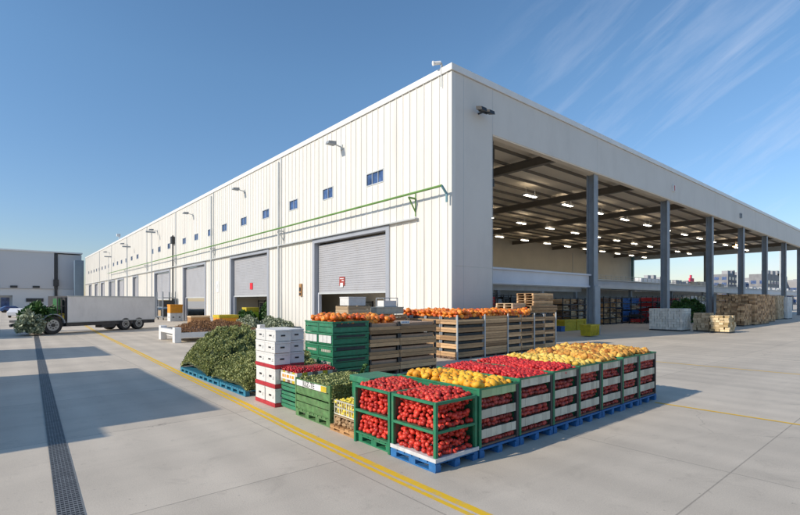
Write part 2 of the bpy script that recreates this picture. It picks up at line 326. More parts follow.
# roller doors with frames
for i, (a, b, t, s) in enumerate(doors):
    a -= WY; b -= WY
    fr = MB(); w = .32
    fr.box(-.10, .42, a-w, a+.02, 0, t+.25); fr.box(-.10, .42, b-.02, b+w, 0, t+.25); fr.box(-.10, .42, a+.02, b-.02, t-.02, t+.25)
    fr.build('door_frame', M['grey_frame'], wh)
    sh = MB(); z = s; n = int((t-.05-s)/.16)
    for k in range(n):
        z0 = s+k*.16; z1 = z0+.16
        sh.hexa([(.26, a+.05, z0), (.34, a+.05, z0), (.34, b-.05, z0), (.26, b-.05, z0), (.285, a+.05, z1), (.34, a+.05, z1), (.34, b-.05, z1), (.285, b-.05, z1)])
    so = sh.build('roller_shutter', M['shutter'], wh)
    bt = MB(); bt.box(.22, .36, a+.04, b-.04, s-.12, s); bt.build('bottom_bar', M['trim'], so)
    if i < 4:
        [MB().box(.2, .44, q, q+.18, 0, s).build('guide_rail', M['beam_white'], so) for q in (a+.02, b-.2)]
# notices on the shutters
sg = MB(); sg.box(.225, .25, 28.2-WY, 28.9-WY, 3.72, 4.35); so = sg.build('notice_board', mat('notice_red', (.36, .05, .04), .6, .25, 8), wh)
p = MB(); p.box(.205, .224, 28.4-WY, 28.75-WY, 3.60, 3.92); p.box(.205, .224, 28.3-WY, 28.8-WY, 4.2, 4.25); p.box(.205, .224, 28.3-WY, 28.55-WY, 4.05, 4.12); p.build('printed_panel', M['white_p'], so)
sg = MB(); sg.box(.225, .25, 44.5-WY, 45.15-WY, 3.75, 4.4); so = sg.build('notice_board', mat('notice_bright_red', (.70, .015, .03), .5, .1, 4), wh)
# windows
for y, w in wins:
    a, b = y-w/2-WY, y+w/2-WY
    f = MB(); e = .07
    f.box(-.03, .12, a, a+e, wz0, wz1); f.box(-.03, .12, b-e, b, wz0, wz1); f.box(-.03, .12, a+e, b-e, wz0, wz0+e); f.box(-.03, .12, a+e, b-e, wz1-e, wz1)
    nb = 2 if w > 1.6 else 1
    for k in range(1, nb+1): yy = a+(b-a)*k/(nb+1); f.box(.0, .1, yy-.018, yy+.018, wz0+e, wz1-e)
    fo = f.build('window', M['trim'], wh)
    gl = MB(); gl.box(.05, .08, a+.03, b-.03, wz0+.03, wz1-.03); gl.build('pane', M['winglass'], fo)
# ledge trim above the doors, rail joints
t_ = MB(); t_.box(-.28, 0, 20.1-WY, YEND-WY, 7.38, 7.46); t_.build('door_ledge', M['trim'], wh)
j = MB()
for yy in (37.7, 54.9, 70.4, 87.7, 104.5, 121.5, 138.5): j.box(-.09, .01, yy-.09-WY, yy+.09-WY, 0, WH-.05)
j.build('joint_cover', M['trim'], wh)
for yy, dk in ((37.9, 0), (71.2, 1), (55.2, 0)):
    dp = MB(); dp.cyl((-.2, yy-WY, 0), (-.2, yy-WY, WH-3.2 if dk else WH-.4), .10, 8)
    if dk: dp.box(-.45, -.05, yy-WY-.35, yy-WY+.35, WH-4.4, WH-3.4)
    dp.build('downpipe', M['dark'] if dk else M['trim'], wh)
# coping round the roof edge
c = MB(); c.box(-.10, .45, -.10, YEND-WY, WH, WH+.35); c.build('west_coping', M['coping'], wh)
c = MB(); c.box(.45, XEND-WX, -.10, .45, WH, WH+.35); c.build('south_coping', M['coping'], wh)
# south face: solid end bay + fascia
px1 = 21.95-WX; FB = 12.42
s_ = MB(); s_.box(.28, px1, 0, .4, 4.53, WH-.02); s_.box(.28, px1, 0, .4, 0, 4.50); s_.build('end_bay_wall', M['shade_clad'], wh)
s_ = MB(); s_.box(.30, px1-.02, .03, .30, 4.50, 4.53); s_.build('joint_strip', M['white_p'], wh)
s_ = MB()
for a, b in ((px1, 34.6-WX), (34.6-WX, 49.2-WX), (49.2-WX, 62.3-WX), (62.3-WX, 74.9-WX), (74.9-WX, 87.1-WX), (87.1-WX, 99.5-WX), (99.5-WX, XEND-WX)):
    s_.box(a+.006, b-.006, 0, .4, FB, WH-.02)
s_.build('fascia', M['shade_clad'], wh)
s_ = MB(); s_.box(px1+.01, XEND-WX, .03, .45, FB-.07, FB); s_.build('fascia_drip_edge', M['deck'], wh)
s_ = MB()
for x in (19.45, 22.0): s_.box(x-WX-.012, x-WX+.012, -.004, .01, .02, WH-.02)
s_.build('panel_joint', M['trim'], wh)
# returns and partition, back wall of the hall
s_ = MB(); s_.box(px1-.3, px1-.002, .4, 32.4, 0, 13.4); s_.build('partition_wall', M['inwall'], wh)
s_ = MB(); s_.box(.28, XEND-WX, 32.4, 32.7, 0, 13.9); s_.build('hall_back_wall', M['inwall'], wh)
s_ = MB(); s_.box(1.0, XEND-WX-.02, 32.32, 32.4, 2.9, 3.05); s_.box(70, 70.15, 32.32, 32.4, 0, 12.4); s_.build('wall_rail', M['trim'], wh)
# hall roof
s_ = MB(); s_.box(.3, XEND-WX, .4, 32.4, 13.42, 13.55); s_.build('roof_deck', M['deck'], wh)
s_ = MB(); s_.box(.3, XEND-WX, .42, YEND-WY-.3, 14.2, 14.4); s_.build('roof', M['asph_roof'], wh)
s_ = MB(); s_.box(XEND-WX, XEND-WX+.3, 0, 32.7, FB, WH); s_.build('gable_fascia', M['trim'], wh)
s_ = MB(); s_.box(XEND-WX-60, XEND-WX, 32.7, YEND-WY, 0, WH-1); s_.build('north_block', M['shade_clad'], wh)
pu = MB(); yy = 1.0
while yy < 32: pu.box(px1, XEND-WX, yy, yy+.10, 13.2, 13.42); yy += 2.0
pu.build('purlin', M['rafter'], wh)['kind'] = 'stuff'
for x in (29.85, 42.7, 55.5, 68.3, 81.1, 93.9, 106.7):
    x -= WX; r = MB(); r.box(x-.2, x+.2, .45, 32.4, 12.5, 12.56); r.box(x-.2, x+.2, .45, 32.4, 13.05, 13.11); r.box(x-.04, x+.04, .45, 32.4, 12.56, 13.05)
    r.build('rafter', M['rafter'], wh)
def hcol(x, y, z1, w=.62, name='column'):
    m_ = MB(); x -= WX; y -= WY
    m_.box(x-w/2, x+w/2, y-w/2, y-w/2+.06, 0.03, z1); m_.box(x-w/2, x+w/2, y+w/2-.06, y+w/2, 0.03, z1); m_.box(x-.04, x+.04, y-w/2+.06, y+w/2-.06, .03, z1)
    m_.box(x-w/2-.12, x+w/2+.12, y-w/2-.12, y+w/2+.12, 0, .03)
    return m_
for k, x in enumerate((34.85, 49.2, 62.3, 74.9, 87.1, 99.5, 112)):
    m_ = hcol(x, WY+.52, FB-.07); m_.build('column', M['steel'], wh)
# wide shoe of the first column where the low beam lands
m_ = MB(); m_.box(34.45-WX, 35.27-WX, .08, .205, 0.03, 3.75); m_.build('column_casing', M['steel'], wh)
m_ = hcol(115, 49.2, 13.1, .5); m_.build('rear_column', M['blue_grey'], wh)
m_ = hcol(115, 34, 13.1, .5); m_.build('rear_column', M['steel'], wh)
# low dock beam from the end bay to the first column
bm_ = MB(); bm_.box(px1+.004, 34.4-WX, .55, .95, 3.78, 4.55); bm_.box(px1+.004, 34.5-WX, .40, 1.1, 4.55, 4.66); bm_.box(px1+.004, 34.4-WX, .45, 1.05, 3.66, 3.78)
bm_.build('dock_beam', M['beam_white'], wh)
bm_ = MB(); bm_.box(px1+.01, 34.4-WX, 1.15, 1.3, 3.3, 3.62); bm_.box(28.9-WX, 29.1-WX, 1.1, 1.3, 0, 3.3); bm_.build('beam_shade_and_post', M['steel'], wh)  # dark strip stands in for the thin shadow under the beam, with a post
# hanging gear
hg = MB(); hg.box(28.7-WX, 29.5-WX, 14.6, 15.2, 7.0, 7.7); hg.cyl((28.9-WX, 14.9, 7.7), (28.9-WX, 14.9, 13.2), .02, 5); hg.cyl((29.3-WX, 14.9, 7.7), (29.3-WX, 14.9, 13.2), .02, 5)
hg.build('hanging_heater', M['dark'], wh)
hg = MB(); hg.cyl((24.8-WX, 2.2, 10.6), (24.8-WX, 2.2, 13.2), .035, 6); hg.cyl((24.8-WX, 2.2, 12.0), (24.8-WX, 2.2, 12.7), .10, 8); hg.cyl((24.8-WX, 2.2, 10.2), (24.8-WX, 2.2, 10.7), .09, 8)
hg.build('hanging_sensor', M['dark'], wh)

# low service awning behind the hall, seen as a long pale band
aw = thing('dock_awning', 'long low pale dock awning running behind the stacked goods beyond the columns', 'awning', (36, 29, 0))
m_ = MB(); m_.box(0, 190, 0, .35, 4.35, 5.25); m_.build('fascia_band', M['beam_white'], aw)
m_ = MB(); m_.box(0, 190, -.25, .45, 5.25, 5.4); m_.box(0, 190, -.1, 2.7, 4.2, 4.35); m_.build('gutter', M['trim'], aw)
for k in range(13):
    m_ = MB(); m_.box(2+k*15.2, 2.35+k*15.2, .5, .85, 0, 4.2); m_.build('post', M['steel'], aw)
rd_ = random.Random(5); rl_ = MB()
for k in range(126): rl_.box(k*1.5, k*1.5+.05, 1.5, 1.55, 4.36, 6.15)
for z in (5.75, 6.1): rl_.box(0, 190, 1.49, 1.56, z, z+.05)
rl_.build('railing', M['trim'], aw)
m_ = MB()
for k in range(46): a = 62+k*2.7+rd_.uniform(0, 1); m_.box(a, a+rd_.uniform(.8, 2.2), 2.0, 2.6, 4.36, 5.5+rd_.uniform(0, .9))
m_.build('stored_item', M['far_grey'], aw)['kind'] = 'stuff'
m_ = MB(); m_.box(0, 80, 3.05, 3.3, 0, 4.2); m_.build('dark_backdrop_wall', M['steel'], aw)

# ceiling lights
cl = thing('ceiling_light', '', 'ceiling light', (30.7, 25.1, 12.3), 0, 'lit panel lights under the hall roof')
m_ = MB(); m_.box(-1.0, 1.0, -.24, .24, 0, .12); m_.cyl((-.7, 0, .12), (-.7, 0, .8), .015, 4); m_.cyl((.7, 0, .12), (.7, 0, .8), .015, 4); m_.build('housing', M['trim'], cl)
m_ = MB(); m_.box(-.80, .80, -.15, .15, -.03, -.002); m_.build('lamp_panel', M['lamp'], cl)
m_ = MB(); m_.box(-.9, .9, -.18, .18, .122, .14); m_.build('added_fill_panel', mat('added_fill_glow', (1, .86, .66), .4, 0, 1, emit=5), cl)  # glowing panel added on top of the housing to brighten the hall ceiling
first = True
rown = {25.1: 'nearest the columns', 34.6: 'in the middle of the hall', 44.0: 'along the back wall'}
for yy in (25.1, 34.6, 44.0):
    for k in range(13):
        lab = '%s lit ceiling light from the left in the row %s' % (ORD[k], rown[yy])
        x = 30.7+k*6.45 + (0 if yy < 30 else (-.8 if yy < 40 else .6))
        if first: cl['label'] = lab; cl.location = (x, yy, 12.3); first = False
        else: copy_tree(cl, (x, yy, 12.3), label=lab)
fl = thing('flood_lamp', 'warm orange glowing lamp hanging under the far end of the hall roof', 'lamp', (96, 24, 12.0))
m_ = MB(); m_.box(-.5, .5, -.25, .25, 0, .4); m_.cyl((0, 0, .4), (0, 0, 1.1), .04, 6); m_.build('housing', M['dark'], fl)
m_ = MB(); m_.box(-.42, .42, -.30, -.252, .03, .36); m_.box(-.42, .42, -.2, .2, -.04, -.003); m_.build('glowing_panel', M['lamp_orange'], fl)

# green pipe on brackets
gp = thing('wall_pipe', 'green pipe on brackets running along the white warehouse wall above the doors', 'pipe', (WX, WY, 0))
m_ = MB(); m_.cyl((-.62, .15, 8.78), (-.62, 105, 8.78), .065, 10); m_.build('pipe', M['green_paint'], gp)
m_ = MB(); m_.cyl((-.62, .15, 8.78), (-.25, .15, 8.4), .07, 8); m_.cyl((-.25, .15, 8.4), (-.25, .15, 7.95), .06, 8); m_.build('end_elbow', M['blue_grey'], gp)
for yy in (20.3, 37.2, 54.4, 70, 87, 104):
    yy -= WY; m_ = MB(); m_.bar((-.62, yy, 8.6), (0, yy, 8.6), .07, .1); m_.bar((-.58, yy, 8.6), (-.05, yy, 7.8), .06); m_.bar((-.04, yy, 8.9), (-.04, yy, 7.55), .1, .06)
    m_.build('bracket', M['green_paint'] if yy < 4 else M['trim'], gp)

# wall floodlights on the west wall
fw = thing('wall_light', '', 'wall light', (WX, 28.2, 13.6), 0, 'floodlights on arms along the white wall')
m_ = MB(); m_.bar((0, 0, 0), (-.7, 0, .12), .07); m_.box(-.06, 0, -.12, .12, -.18, .18); m_.build('arm', M['trim'], fw)
m_ = MB(); m_.hexa([(-1.25, -.22, .02), (-.6, -.22, .02), (-.6, .22, .02), (-1.25, .22, .02), (-1.2, -.2, .2), (-.6, -.2, .28), (-.6, .2, .28), (-1.2, .2, .2)]); m_.build('lamp_head', M['steel'], fw)
wl_l = ['floodlight on the white wall above the nearest roller door', 'floodlight on the white wall above the second roller door', 'floodlight on the white wall above the third roller door', 'floodlight high on the white wall above the fourth roller door', 'farther small floodlight on the white wall past the fourth door', 'farthest tiny floodlight near the far end of the white wall']
for k, yy in enumerate((28.2, 45.9, 62.6, 80.7, 104, 124)):
    if k == 0: fw['label'] = wl_l[0]
    else: copy_tree(fw, (WX, yy, 13.6), label=wl_l[k])
sc_ = thing('security_camera', 'small white security camera on a bracket at the roof corner', 'camera', (WX, 18.15, 15.3))
m_ = MB(); m_.bar((.1, 0, 0), (-.1, 0, .45), .06); m_.bar((-.1, 0, .3), (-.12, 0, -.9), .04); m_.build('bracket', M['trim'], sc_)
m_ = MB(); m_.cyl((-.1, .05, .45), (-.45, .25, .38), .10, 10); m_.cyl((-.45, .25, .38), (-.49, .27, .37), .13, 10); m_.build('camera_body', M['white_p'], sc_)
sc2 = thing('security_camera', 'white roof edge camera far along the warehouse wall', 'camera', (WX, 112, 15.45))
m_ = MB(); m_.cyl((-.1, 0, 0), (-.1, 0, .6), .08, 6); m_.box(-.55, .1, -.3, .3, .6, 1.1); m_.build('camera_body', M['white_p'], sc2)
fd = thing('double_floodlight', 'pair of dark floodlights on the shaded end wall', 'floodlight', (20.7, WY, 13.3))
m_ = MB(); m_.bar((0, 0, 0), (0, -.35, 0), .08); m_.box(-.35, .35, -.4, -.3, -.04, .04); m_.build('bracket', M['dark'], fd)
for s in (-1, 1):
    m_ = MB(); m_.hexa([(s*.35-.22, -.75, -.12), (s*.35+.22, -.75, -.12), (s*.35+.22, -.32, .0), (s*.35-.22, -.32, .0), (s*.35-.22, -.7, .08), (s*.35+.22, -.7, .08), (s*.35+.22, -.32, .2), (s*.35-.22, -.32, .2)]); m_.build('lamp_head', M['dark'], fd)
for k, (x, lab) in enumerate(((49.73, 'small red and white alarm box on the fascia above the second column'), (72.2, 'small grey box on the far part of the white fascia'))):
    m_ = MB(); m_.box(-.22, .22, -.18, 0, -.3, .3, 0); m_.box(-.18, .0, -.2, -.181, -.25, .25, 1); o = m_.build('alarm_box', [M['white_p'] if k == 0 else M['steel'], mat('alarm_red', (.5, .05, .03), .5) if k == 0 else M['dark']]); o.location = (x, WY, 13.55); tag(o, lab, 'alarm box')
# small numbered sign and call box between the doors
m_ = MB(); m_.box(-.06, -.047, -.45, .45, -.6, .6); o = m_.build('number_sign', M['white_p']); o.location = (WX, 53.6, 4.2); tag(o, 'white sign with the number 1 between the second and third doors', 'sign')
text_part('1', 'digit', .8, M['black'], o, (-.064, 0, 0), (R(90), 0, R(-90)))
m_ = MB(); m_.box(-.16, -.02, -.2, .2, -.5, .5, 0); m_.box(-.19, -.161, -.12, .12, -.1, .2, 1); m_.box(-.19, -.161, -.12, .12, -.42, -.25, 1); o = m_.build('call_box', [M['wood_o'], M['black']]); o.location = (WX, 34.1, 3.5); tag(o, 'narrow brown control box on the white wall beside the nearest door', 'control box')

# ---------------------------------------------------------------- painted lines, drain
m_ = MB()
for off, w in ((0, .12), (.17, .075)):
    pts = [(4.50, -10), (4.54, 5.46), (4.60, 8.54), (4.74, 11.43), (4.94, 17.05), (5.12, 21.79), (5.42, 29.36), (6.0, 44.7), (6.9, 62)]
    for a, b in zip(pts, pts[1:]): m_.quad((a[0]-off-w, a[1], .004), (a[0]-off+.0, a[1], .004), (b[0]-off, b[1], .004), (b[0]-off-w, b[1], .004))
o = m_.build('yard_line', M['yellow_line']); struct(o)
m_ = MB()
for x0, x1 in ((21.3, 21.95), (12.74, 12.80)):
    m_.quad((x0-.05, 10 if x0 > 15 else 4.9, .004), (x0+.05, 10 if x0 > 15 else 4.9, .004), (x1+.05, -12, .004), (x1-.05, -12, .004))
o = m_.build('bay_line', M['yellow_line']); struct(o)
dr = thing('drain', 'long dark slotted drain grating running down the yard at the left', 'drain', (0, 0, 0))
m_ = MB(); d0, d1 = Vector((.46, 6.0, 0)), Vector((1.80, 46, 0)); dv = (d1-d0).normalized(); pv = Vector((-dv.y, dv.x, 0))
def dq(mb, s0, s1, o0, o1, z, m=0):
    a = d0+dv*s0; b = d0+dv*s1; mb.quad(a-pv*o1+Vector((0, 0, z)), a-pv*o0+Vector((0, 0, z)), b-pv*o0+Vector((0, 0, z)), b-pv*o1+Vector((0, 0, z)), m)
dq(m_, 0, 40, 0, .272, .004); m_.build('channel', M['black'], dr)
gr = MB(); s = 0
while s < 40:
    for k in range(6):
        o0 = .010+k*.044; dq(gr, s, s+.03, o0, o0+.036, .009)
    s += .075
for k in range(7): dq(gr, 0, 40, .001+k*.044, .009+k*.044, .010)
gr.build('grating', mat('grating_steel', (.24, .24, .23), .5, .3, 5, metal=.3), dr)

# ---------------------------------------------------------------- pallets
def pallet(name, label, w, d, m, loc, rz=0, group=None, h=.16, near=True):
    t = thing(name, label, 'pallet', loc, rz, group)
    p = MB()
    n = max(5, int(d/.16)); s = d/n
    for k in range(n): p.box(0, w, k*s+.01, (k+1)*s-.015, h-.035, h)
    for x in (0, w/2-.05, w-.10): p.box(x+.002, x+.10, .002, d-.002, h-.06, h-.036)
    p.build('deck', m, t)
    ny = max(3, int(round(d/.55))+1)
    for ix in range(3):
        sk = MB(); x = [.003, w/2-.06, w-.123][ix]; sk.box(x, x+.12, .01, d-.01, 0, .025); sk.build('skid', m, t)
        for iy in range(ny):
            y = .004+(d-.158)*iy/(ny-1); b = MB(); b.box(x+.001, x+.119, y, y+.15, .026, h-.062); b.build('foot', m, t)
    return t

# ---------------------------------------------------------------- fruit
def fruit_mesh(name, r, mt, kind, seed):
    rd = random.Random(seed); nu, nv = 12, 8; v = []; f = []; mi = []
    ph = rd.random()*6; el = rd.uniform(.9, 1.15)
    for j_ in range(nv+1):
        th = math.pi*j_/nv
        for i in range(nu):
            u = 2*math.pi*i/nu; rr = r
            if kind == 'tomato': rr *= 1+.04*math.cos(5*u+ph); sz = .84
            elif kind == 'apple': sz = .92
            elif kind == 'pumpkin': rr *= 1+.05*math.cos(6*u); sz = .82
            elif kind == 'squash': rr *= 1+.06*math.cos(5*u+ph)+.05*math.sin(2*th+ph); sz = .78
            elif kind == 'gourd': rr *= 1+.15*math.cos(3*u+ph+2*th)+.14*math.sin(3*th+ph); sz = .8
            else: sz = .9
            dip = 1-.22*math.exp(-(th/.45)**2) if kind != 'cherry' else 1
            v.append((rr*math.sin(th)*math.cos(u)*el, rr*math.sin(th)*math.sin(u), rr*sz*math.cos(th)*dip))
    for j_ in range(nv):
        for i in range(nu):
            a = j_*nu+i; b = j_*nu+(i+1) % nu; f.append((a, b, b+nu, a+nu)); mi.append(0)
    k = len(v); zt = r*(.70 if kind != 'cherry' else .9)
    if kind in ('tomato', 'apple'):
        nn = 5; v.append((0, 0, zt*.92))
        for i in range(nn):
            t = 2*math.pi*i/nn; v += [(r*.12*math.cos(t-.4), r*.12*math.sin(t-.4), zt), (r*.42*math.cos(t), r*.42*math.sin(t), zt+.02*r)]
        for i in range(nn): a = k+1+2*i; b = k+1+2*((i+1) % nn); f.append((k, a, a+1, b)); mi.append(1)
    else:
        q = .10 if kind != 'cherry' else .04; hh = .25 if kind != 'cherry' else .9
        for z, s in ((zt*.8, q*1.5), (zt+hh*r, q)):
            for i in range(4): t = math.pi*i/2; v.append((r*s*math.cos(t)+(.2*r if z > zt else 0), r*s*math.sin(t), z))
        for i in range(4): jn = (i+1) % 4; f.append((k+i, k+jn, k+4+jn, k+4+i)); mi.append(1)
        f.append((k+4, k+5, k+6, k+7)); mi.append(1)
    me = bpy.data.meshes.new(name); me.from_pydata(v, [], f); me.materials.append(mt); me.materials.append(M['calyx'] if kind in ('tomato',) else M['stem'])
    me.polygons.foreach_set('material_index', mi); me.polygons.foreach_set('use_smooth', [True]*len(f)); me.update()
    return me
import numpy as np
CAMP = Vector((0, 0, 2.6))
class Kind:
    def __init__(s, name, mt, kind, r, cap=300, cat=None):
        s.name = name; s.cap = cap; s.cat = cat or name; s.items = []; s.hidden = []; s.r = r
        s.me = [fruit_mesh(name, r, mt, kind, q) for q in range(4)]
    def add(s, p, label, group, sc=1.0, hidden=False): (s.hidden if hidden else s.items).append((Vector(p), label, group, sc))
    def flush(s, stufflabel):
        s.items.sort(key=lambda it: (it[0]-CAMP).length)
        rd = random.Random(3)
        for p, lab, grp, sc in s.items[:s.cap]:
            o = bpy.data.objects.new(s.name, rd.choice(s.me)); COL.objects.link(o); o.location = p
            o.rotation_euler = (rd.gauss(0, .6), rd.gauss(0, .6), rd.random()*6.28); k = sc*rd.uniform(.74, 1.18); o.scale = (k, k, k*rd.uniform(.9, 1.1))
            tag(o, lab, s.cat, grp)
        rest = s.items[s.cap:]+s.hidden
        if rest:
            V = []; F = []; MI = []; off = 0
            base = [(np.array([q.co[:] for q in me.vertices]), [tuple(pp.vertices) for pp in me.polygons], [pp.material_index for pp in me.polygons]) for me in s.me]
            for p, lab, grp, sc in rest:
                bv, bf, bi = rd.choice(base)
                rm = Matrix.Rotation(rd.random()*6.28, 3, 'Z') @ Matrix.Rotation(rd.gauss(0, .6), 3, 'X') @ Matrix.Rotation(rd.gauss(0, .6), 3, 'Y')
                a = bv @ np.array(rm).T * (sc*rd.uniform(.80, 1.14)) + np.array(p); V.append(a); F += [tuple(i+off for i in q) for q in bf]; MI += bi; off += len(bv)
            me = bpy.data.meshes.new(s.name+'_heap'); me.from_pydata(np.concatenate(V).tolist(), [], F)
            for m in s.me[0].materials: me.materials.append(m)
            me.polygons.foreach_set('material_index', MI); me.polygons.foreach_set('use_smooth', [True]*len(F)); me.update()
            o = bpy.data.objects.new(s.name+'_heap', me); COL.objects.link(o); tag(o, stufflabel, s.cat, None, 'stuff')
K_tom = Kind('tomato', M['tomato'], 'tomato', .045)
K_app = Kind('apple', M['apple'], 'apple', .044)
K_gap = Kind('gap_shaded_fruit', mat('gap_shaded_fruit_skin', (.15, .016, .016), .4, .3, 30, rnd=.8, col2=(.42, .06, .045), spec=.4), 'apple', .050, cat='fruit')  # darker apple skin holds the shade of the slat gaps
K_squ = Kind('squash', M['squash'], 'squash', .085)
K_pal = Kind('pale_squash', M['squash_p'], 'squash', .075, cat='squash')
K_gou = Kind('gourd', M['gourd'], 'gourd', .078)
K_pum = Kind('pumpkin', M['pumpkin'], 'pumpkin', .112, 290)
K_che = Kind('cherry', M['cherry'], 'cherry', .028, 290)
def top_heap(K, x0, x1, y0, y1, zbase, crown, label, group, pitch=1.75, edge=.16, jit=.3):
    """hex layer of fruit on a domed surface plus a hidden layer under it"""
    r = K.r; s = r*pitch; rows = int((y1-y0-1.6*r)/(s*.87))+1
    for layer in (0, 1):
        for a in range(rows):
            yy = y0+r*.9+a*s*.87; cols = int((x1-x0-1.6*r)/s)+1
            for b in range(cols):
                xx = x0+r*.9+b*s+(s/2 if a % 2 else 0)
                if xx > x1-r*.6: continue
                xx += random.gauss(0, jit*r); yy2 = yy+random.gauss(0, jit*r)
                xx = min(max(xx, x0+r*.75), x1-r*.75); yy2 = min(max(yy2, y0+r*.75), y1-r*.75)
                e = min(xx-x0, x1-xx, yy2-y0, y1-yy2); hgt = crown*min(1, e/edge)**.6*(.75+.35*math.sin(3.1*xx+1.7*yy2)*math.cos(2.3*yy2-xx))
                z = zbase+hgt+random.uniform(-.25, .35)*r-layer*1.35*r
                K.add((xx+(s/2 if layer else 0)*.6, yy2, z), label, group, 1.0, hidden=bool(layer))
def face_stack(K, p0, u, width, inward, z0, z1, label, group, depth=1, pitch=1.75, hidden=False, slope=0.0):
    """rows of fruit pressed against an open side; u = along the face, inward = into the crate"""
    r = K.r; s = r*pitch; u = Vector(u); w = Vector(inward); p0 = Vector(p0); k = 0; z = z0+r*.85
    while z < z1-r*.3:
        n = int((width-1.2*r)/s)
        for dd in range(depth):
            for i in range(n+1):
                t = r*.8+i*s+(s/2 if (k+dd) % 2 else 0)
                if t > width-r*.6: continue
                q = p0+u*(t+random.gauss(0, r*.15))+w*(r*.9+dd*s*.9+k*slope+abs(random.gauss(0, r*.22))); q.z = z+random.gauss(0, r*.14)
                K.add(q, label, group, 1, hidden or dd > 0)
        z += s*.84; k += 1

# ---------------------------------------------------------------- tomato racks (front left corner)
def tomato_rack(name, label, x0, x1, y0, y1, kerb):
    t = thing(name, label, 'crate rack', (x0, y0, 0)); w = x1-x0; d = y1-y0; pw = .055
    zb, zm, zt = .20, .62, 1.06
    for (x, y) in ((0, 0), (w-pw, 0), (0, d-pw), (w-pw, d-pw)):
        m_ = MB(); m_.box(x, x+pw, y, y+pw, .17 if kerb else .0, zt); m_.build('post', M['green'], t, bevel=.004)
    for z in (zm, zt):
        m_ = MB(); hh = .045
        m_.box(pw+.001, w-pw-.001, -.004, pw-.01, z-hh, z-.002); m_.box(-.004, pw-.01, pw+.001, d-pw-.001, z-hh, z-.002); m_.box(w-pw+.01, w+.004, pw+.001, d-pw-.001, z-hh, z-.002); m_.box(pw+.001, w-pw-.001, d-pw+.01, d+.004, z-hh, z-.002)
        m_.build('rail', M['green'], t, bevel=.003)
    m_ = MB(); m_.box(.012, w-.012, .012, d-.012, zb-.03, zb); m_.build('floor_board', M['green'] if not kerb else M['kerb'], t)
    m_ = MB(); m_.box(.03, w-.03, .03, d-.03, zm-.035, zm-.015); m_.build('shelf', M['board'], t)
    m_ = MB(); m_.box(pw+.002, w-pw-.002, d-.03, d-.018, zb, zt-.05); m_.box(w-.03, w-.018, pw+.002, d-pw-.03, zb, zt-.05) if not kerb else m_.box(.5, .52, d-.3, d-.03, zb, zm-.04)
    m_.build('back_panel', M['board'], t)
    if kerb:
        m_ = MB(); m_.box(-.02, w+.02, -.02, .0, .155, .215); m_.box(-.02, -.0, 0, d, .155, .215); m_.build('white_edge', M['kerb'], t)
    return t
tomato_rack('tomato_rack', 'green two-level rack of tomatoes at the front corner on a blue pallet', 4.97, 5.93, 5.02, 6.08, True)
tomato_rack('tomato_rack', 'smaller green-footed tomato rack left of the front corner rack', 4.97, 5.93, 6.12, 7.18, False)
pallet('pallet', 'blue pallet with white edging under the front corner tomato rack', .98, 1.08, M['blue'], (4.96, 5.01, 0), h=.16)
pallet('pallet', 'green pallet under the left tomato rack', .86, 1.0, M['green'], (5.03, 6.15, 0), h=.165)
for (x0, x1, y0, y1, lb) in ((4.97, 5.93, 5.02, 6.08, 'at the front corner'), (4.97, 5.93, 6.12, 7.18, 'left of the corner rack')):
    for z0, z1, lv in ((.20, .585, 'lower'), (.62, 1.02, 'upper')):
        lab = 'ripe red tomato on the %s shelf of the green rack %s' % (lv, lb); grp = 'tomatoes on the %s shelf %s' % (lv, lb)
        zz = z0; k = 0; r = .045; n = 5
        while k < n:
            # heap drawn back a little more with each layer
            ins = .03+k*.028
            for hy in range(14):
                for hx in range(13):
                    X = x0+ins+r+hx*.078+(.039 if (hy+k) % 2 else 0); Y = y0+ins+r+hy*.070+(.035 if k % 2 else 0)
                    if X > x1-.07 or Y > y1-.075: continue
                    fx_ = X-x0-ins; fy_ = Y-y0-ins
                    vis = min(fx_, fy_) < .1
                    top = k == n-1
                    if not (vis or top): 
                        if k != n-2: continue
                    K_tom.add((X+random.gauss(0, .013), Y+random.gauss(0, .013), z0+r*.9+k*.064+random.gauss(0, .011)), lab, grp, 1, hidden=not (vis or top))
            k += 1
    top_heap(K_tom, x0+.04, x1-.04, y0+.04, y1-.04, 1.0, .13, 'ripe red tomato heaped on top of the green rack '+lb, 'tomatoes heaped on the rack top '+lb)
# green lidded bin behind the racks
t = thing('lidded_bin', 'flat green lidded bin behind the left tomato rack', 'bin', (5.55, 7.46, 0))
m_ = MB(); m_.box(.02, .70, .02, .65, 0.02, .93); m_.build('body', M['green'], t, bevel=.01)
m_ = MB(); m_.box(-.02, .74, -.02, .69, .93, 1.06); m_.build('lid', M['green_l'], t, bevel=.015)

